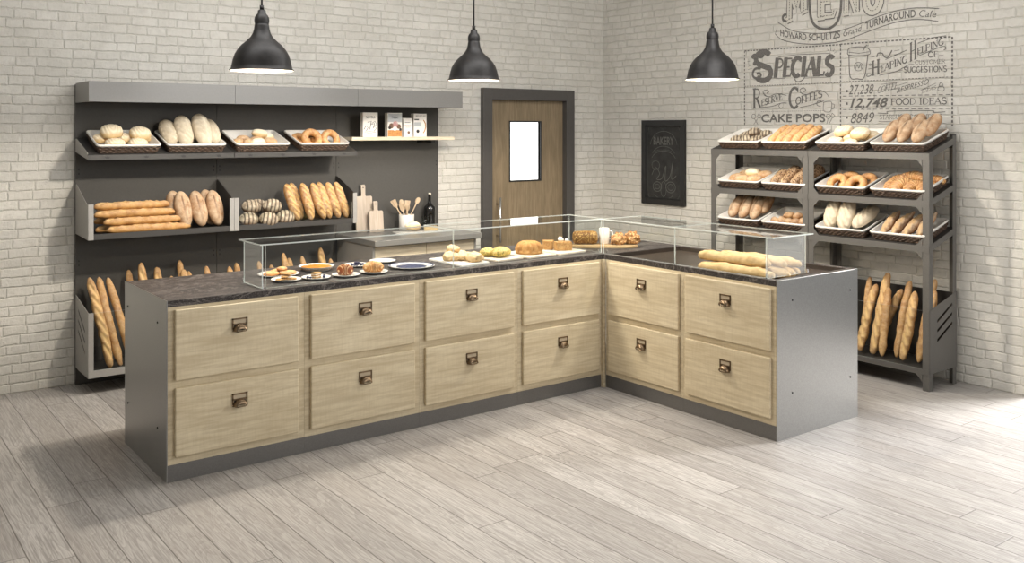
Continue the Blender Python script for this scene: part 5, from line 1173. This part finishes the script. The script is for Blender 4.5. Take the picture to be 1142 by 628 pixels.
# ------------------------------------------------------------------ things on the prep cabinet
ZP = .9102
def paddle(x, w_, h, hh, label, y, tilt, xoff=0):
    pts = [(-w_/2, 0), (w_/2, 0), (w_/2, h-.01), (w_/2-.01, h), (.022, h), (.017, h+.01), (.020, h+hh-.008), (.014, h+hh), (-.014, h+hh), (-.020, h+hh-.008), (-.017, h+.01), (-.022, h), (-w_/2+.01, h), (-w_/2, h-.01)]
    o = MB().prism(pts, 1, -.008, .008, 'board').build('cutting_board', None, .002)
    o.location = (x, y, ZP+.002); o.rotation_euler = (-tilt, 0, 0); tag(o, label, 'cutting board', 'cutting boards on the prep cabinet')
    h_ = MB().lathe([(0, 0), (.005, 0), (.005, .001), (0, .001)], 12, m='black'); h_.tf(Matrix.Translation((0, -.0081, h+hh-.025)) @ Matrix.Rotation(PI/2, 4, 'X')).build('hanging_hole', o)
paddle(3.665, .158, .295, .095, 'large pale wooden cutting board leaning on the charcoal panel', 6.868, .10)
paddle(3.745, .130, .175, .080, 'small pale wooden cutting board leaning in front of the large one', 6.815, .10)
cr = MB().lathe([(0, 0), (.058, 0), (.062, .004), (.064, .130), (.062, .133), (.058, .130), (.056, .012), (0, .010)], 48, m='marble').build('utensil_crock'); cr.location = (4.02, 6.80, ZP); tag(cr, 'white marble crock holding wooden spoons', 'crock')
def utensil(kind, base, tipp, label, s=1.0):
    A = Vector(base); T_ = Vector(tipp); d = (T_-A); Ln = d.length; n = 'utensil_head'
    mb = MB().tube([(0, 0, 0), (0, 0, Ln-.05)], [.0045, .0055], 8, 'utensil')
    if kind == 'spoon': 
        q = MB().lathe([(0, -.032), (.010, -.028), (.018, -.012), (.020, .004), (.016, .02), (.008, .029), (0, .031)], 24, m='utensil'); q.v = [(x*1.0, y*.35, z+Ln-.035) for x, y, z in q.v]; mb.add(q.v, q.f, 'utensil', True)
    else:
        q = MB().prism([(-.007, Ln-.07), (-.020, Ln-.05), (-.024, Ln-.002), (-.020, Ln), (.020, Ln), (.024, Ln-.002), (.020, Ln-.05), (.007, Ln-.07)], 1, -.003, .003, 'utensil'); mb.add(q.v, q.f, 'utensil')
    o = mb.build('wooden_spoon' if kind == 'spoon' else 'wooden_spatula'); Z = d.normalized(); Xv = Vector((.8, -.6, 0)); Xv = (Xv-Z*Xv.dot(Z)).normalized()
    o.matrix_world = frame(A, Xv, Z.cross(Xv), Z); tag(o, label, 'kitchen utensil', 'wooden utensils in the crock')
zb = ZP+.0115
utensil('spatula', (4.03, 6.79, zb), (3.905, 6.83, zb+.245), 'wooden spatula leaning left in the crock, leftmost')
utensil('spatula', (4.035, 6.81, zb), (3.965, 6.79, zb+.215), 'wooden spatula, second from the left in the crock')
utensil('spoon', (4.01, 6.78, zb), (4.00, 6.86, zb+.25), 'wooden spoon standing upright in the back of the crock')
utensil('spoon', (4.04, 6.83, zb), (4.01, 6.765, zb+.215), 'wooden spoon at the front of the crock')
utensil('spatula', (4.00, 6.80, zb), (4.055, 6.84, zb+.235), 'wooden spatula standing right of the spoons in the crock')
utensil('spoon', (3.99, 6.79, zb), (4.145, 6.80, zb+.262), 'wooden spoon leaning far right in the crock')
bo = thing('bottle', 'black glass bottle with a cream stopper beside the crock', 'bottle', (4.285, 6.86, ZP))
MB().lathe([(0, 0), (.046, 0), (.050, .005), (.050, .165), (.046, .185), (.030, .200), (.018, .212), (.013, .225), (.012, .275), (.0135, .277), (.0135, .285), (0, .285)], 40, m='bottle').build('bottle_body', bo)
MB().lathe([(0, .2855), (.011, .2855), (.0125, .288), (.0125, .298), (.010, .301), (0, .301)], 24, m='cork').build('stopper', bo)
tu = MB().lathe([(0, 0), (.023, 0), (.026, .003), (.030, .110), (.0285, .110), (.0245, .008), (0, .008)], 32, m='tumbler').build('drinking_glass'); tu.location = (4.185, 6.775, ZP); tag(tu, 'small clear drinking glass in front of the black bottle', 'glass')
ps = MB().prism([(-.215, -.055), (.20, -.075), (.215, .05), (-.20, .06)], 2, 0, .010, 'marble').build('serving_board', None, .002); ps.location = (4.02, 6.62, ZP); ps.rotation_euler = (0, 0, -.12); tag(ps, 'thin white board on the prep cabinet under bread and cheese', 'serving board')
put(loaf('bread', 'white', .13, .10, .075, 2.2, 2, .4, seed=95, amp=.010), 'bread_roll', 3.985, 6.645, ZP+.0103, (1, -.3, 0), 'floury round loaf on the thin board before the crock', 'bread')
wd = MB().prism([(-.055, -.025), (.06, -.035), (.06, .03), (-.045, .035)], 2, 0, .036, 'cheese').build('cheese_wedge', None, .003); wd.location = (4.135, 6.615, ZP+.0103); wd.rotation_euler = (0, 0, -.3); tag(wd, 'yellow cheese wedge right of the floury loaf', 'cheese')

# ---- cartons on the wooden shelf
ZW = 1.6955
def carton(x, y, w_, h, d, label, deco, name='carton', mat='carton'):
    t = thing(name, label, 'carton', (x, y, ZW), -.10, 'cartons on the wooden shelf')
    if name == 'carton': B(-w_/2, w_/2, 0, d, 0, h, m=mat).build('box_body', t, .001)
    else:
        q = MB().prism([(0, 0), (d, 0), (d, h*.78), (d*.62, h), (d*.38, h), (0, h*.78)], 0, -w_/2, w_/2, mat); q.build('bag_body', t, .001)
    p = MB()
    for it in deco:
        if it[0] == 't':
            vs, fs_ = text_mesh(it[1], .012); p.add([(it[2]+(it[3]-it[2])*a, -.0006, it[4]+it[5]*b_) for a, b_ in vs], fs_, it[6])
        if it[0] == 'r': p.box(it[1], it[2], -.0005, 0, it[3], it[4], it[5])
        if it[0] == 'c':
            _, cx, cz, r1, m_ = it; n = 16; p.prism([(cx+r1*math.cos(2*PI*k/n), cz+r1*math.sin(2*PI*k/n)) for k in range(n)], 1, -.0010, -.0004, m_)
        if it[0] == 's':
            _, pts_, wd_, m_ = it; p.tube([(a, -.0008, b_) for a, b_ in pts_], wd_, 6, m_)
    if p.v: p.build('printed_front', t)
    return t
hh_ = .197
carton(3.636, 6.72, .128, hh_, .06, 'white carton with black line drawing, leftmost on the wooden shelf', [('t', 'NUVOLA', -.038, .042, .150, .020, 'black')]+[('s', [(-.055+.03*k, .06+.02*((k*7) % 4)), (-.04+.03*k, .09+.015*((k*5) % 3)), (-.02+.028*k, .075+.018*((k*3) % 4)), (-.035+.03*k, .05+.01*k)], .0022, 'black') for k in range(3)]+[('s', [(.01, .11), (.04, .125), (.055, .10), (.03, .085), (.055, .07), (.03, .045)], .002, 'black'), ('s', [(-.05, .04), (0, .045), (.05, .035)], .002, 'ink'), ('t', 'FARINA', -.03, .02, .025, .010, 'ink')])
carton(3.862, 6.72, .128, hh_, .06, 'carton printed with an orange and brown food picture', [('r', -.062, .062, .12, .19, 'greyblue'), ('t', 'THE BIO', -.03, .03, .150, .018, 'black'), ('r', -.062, .062, .002, .055, 'orange')]+[('c', x, z, r_, m_) for x, z, r_, m_ in ((-.03, .09, .022, 'red'), (.005, .105, .024, 'pinkink'), (.035, .085, .02, 'red'), (.0, .07, .02, 'carton'), (-.045, .075, .014, 'black'), (.05, .06, .012, 'black'), (.02, .115, .01, 'carton'))])
carton(3.985, 6.715, .082, .155, .05, 'small white paper bag with a dark seal, shortest on the wooden shelf', [('r', -.03, .02, .115, .120, 'black'), ('t', 'MULINO', -.03, .03, .090, .010, 'pinkink'), ('t', 'GRANO', -.025, .025, .075, .009, 'pinkink'), ('c', .005, .035, .012, 'red')], 'paper_bag')
carton(4.105, 6.72, .118, .193, .06, 'white carton with a grey panel and a round dark seal, rightmost on the wooden shelf', [('t', 'MOLINO BIO', -.04, .05, .170, .010, 'ink'), ('r', -.054, -.012, .138, .148, 'black'), ('r', -.055, .010, .085, .120, 'greyblue'), ('c', -.022, .045, .014, 'black'), ('s', [(.03, .14), (.048, .11), (.05, .08), (.042, .05), (.028, .03)], .004, 'orange')])
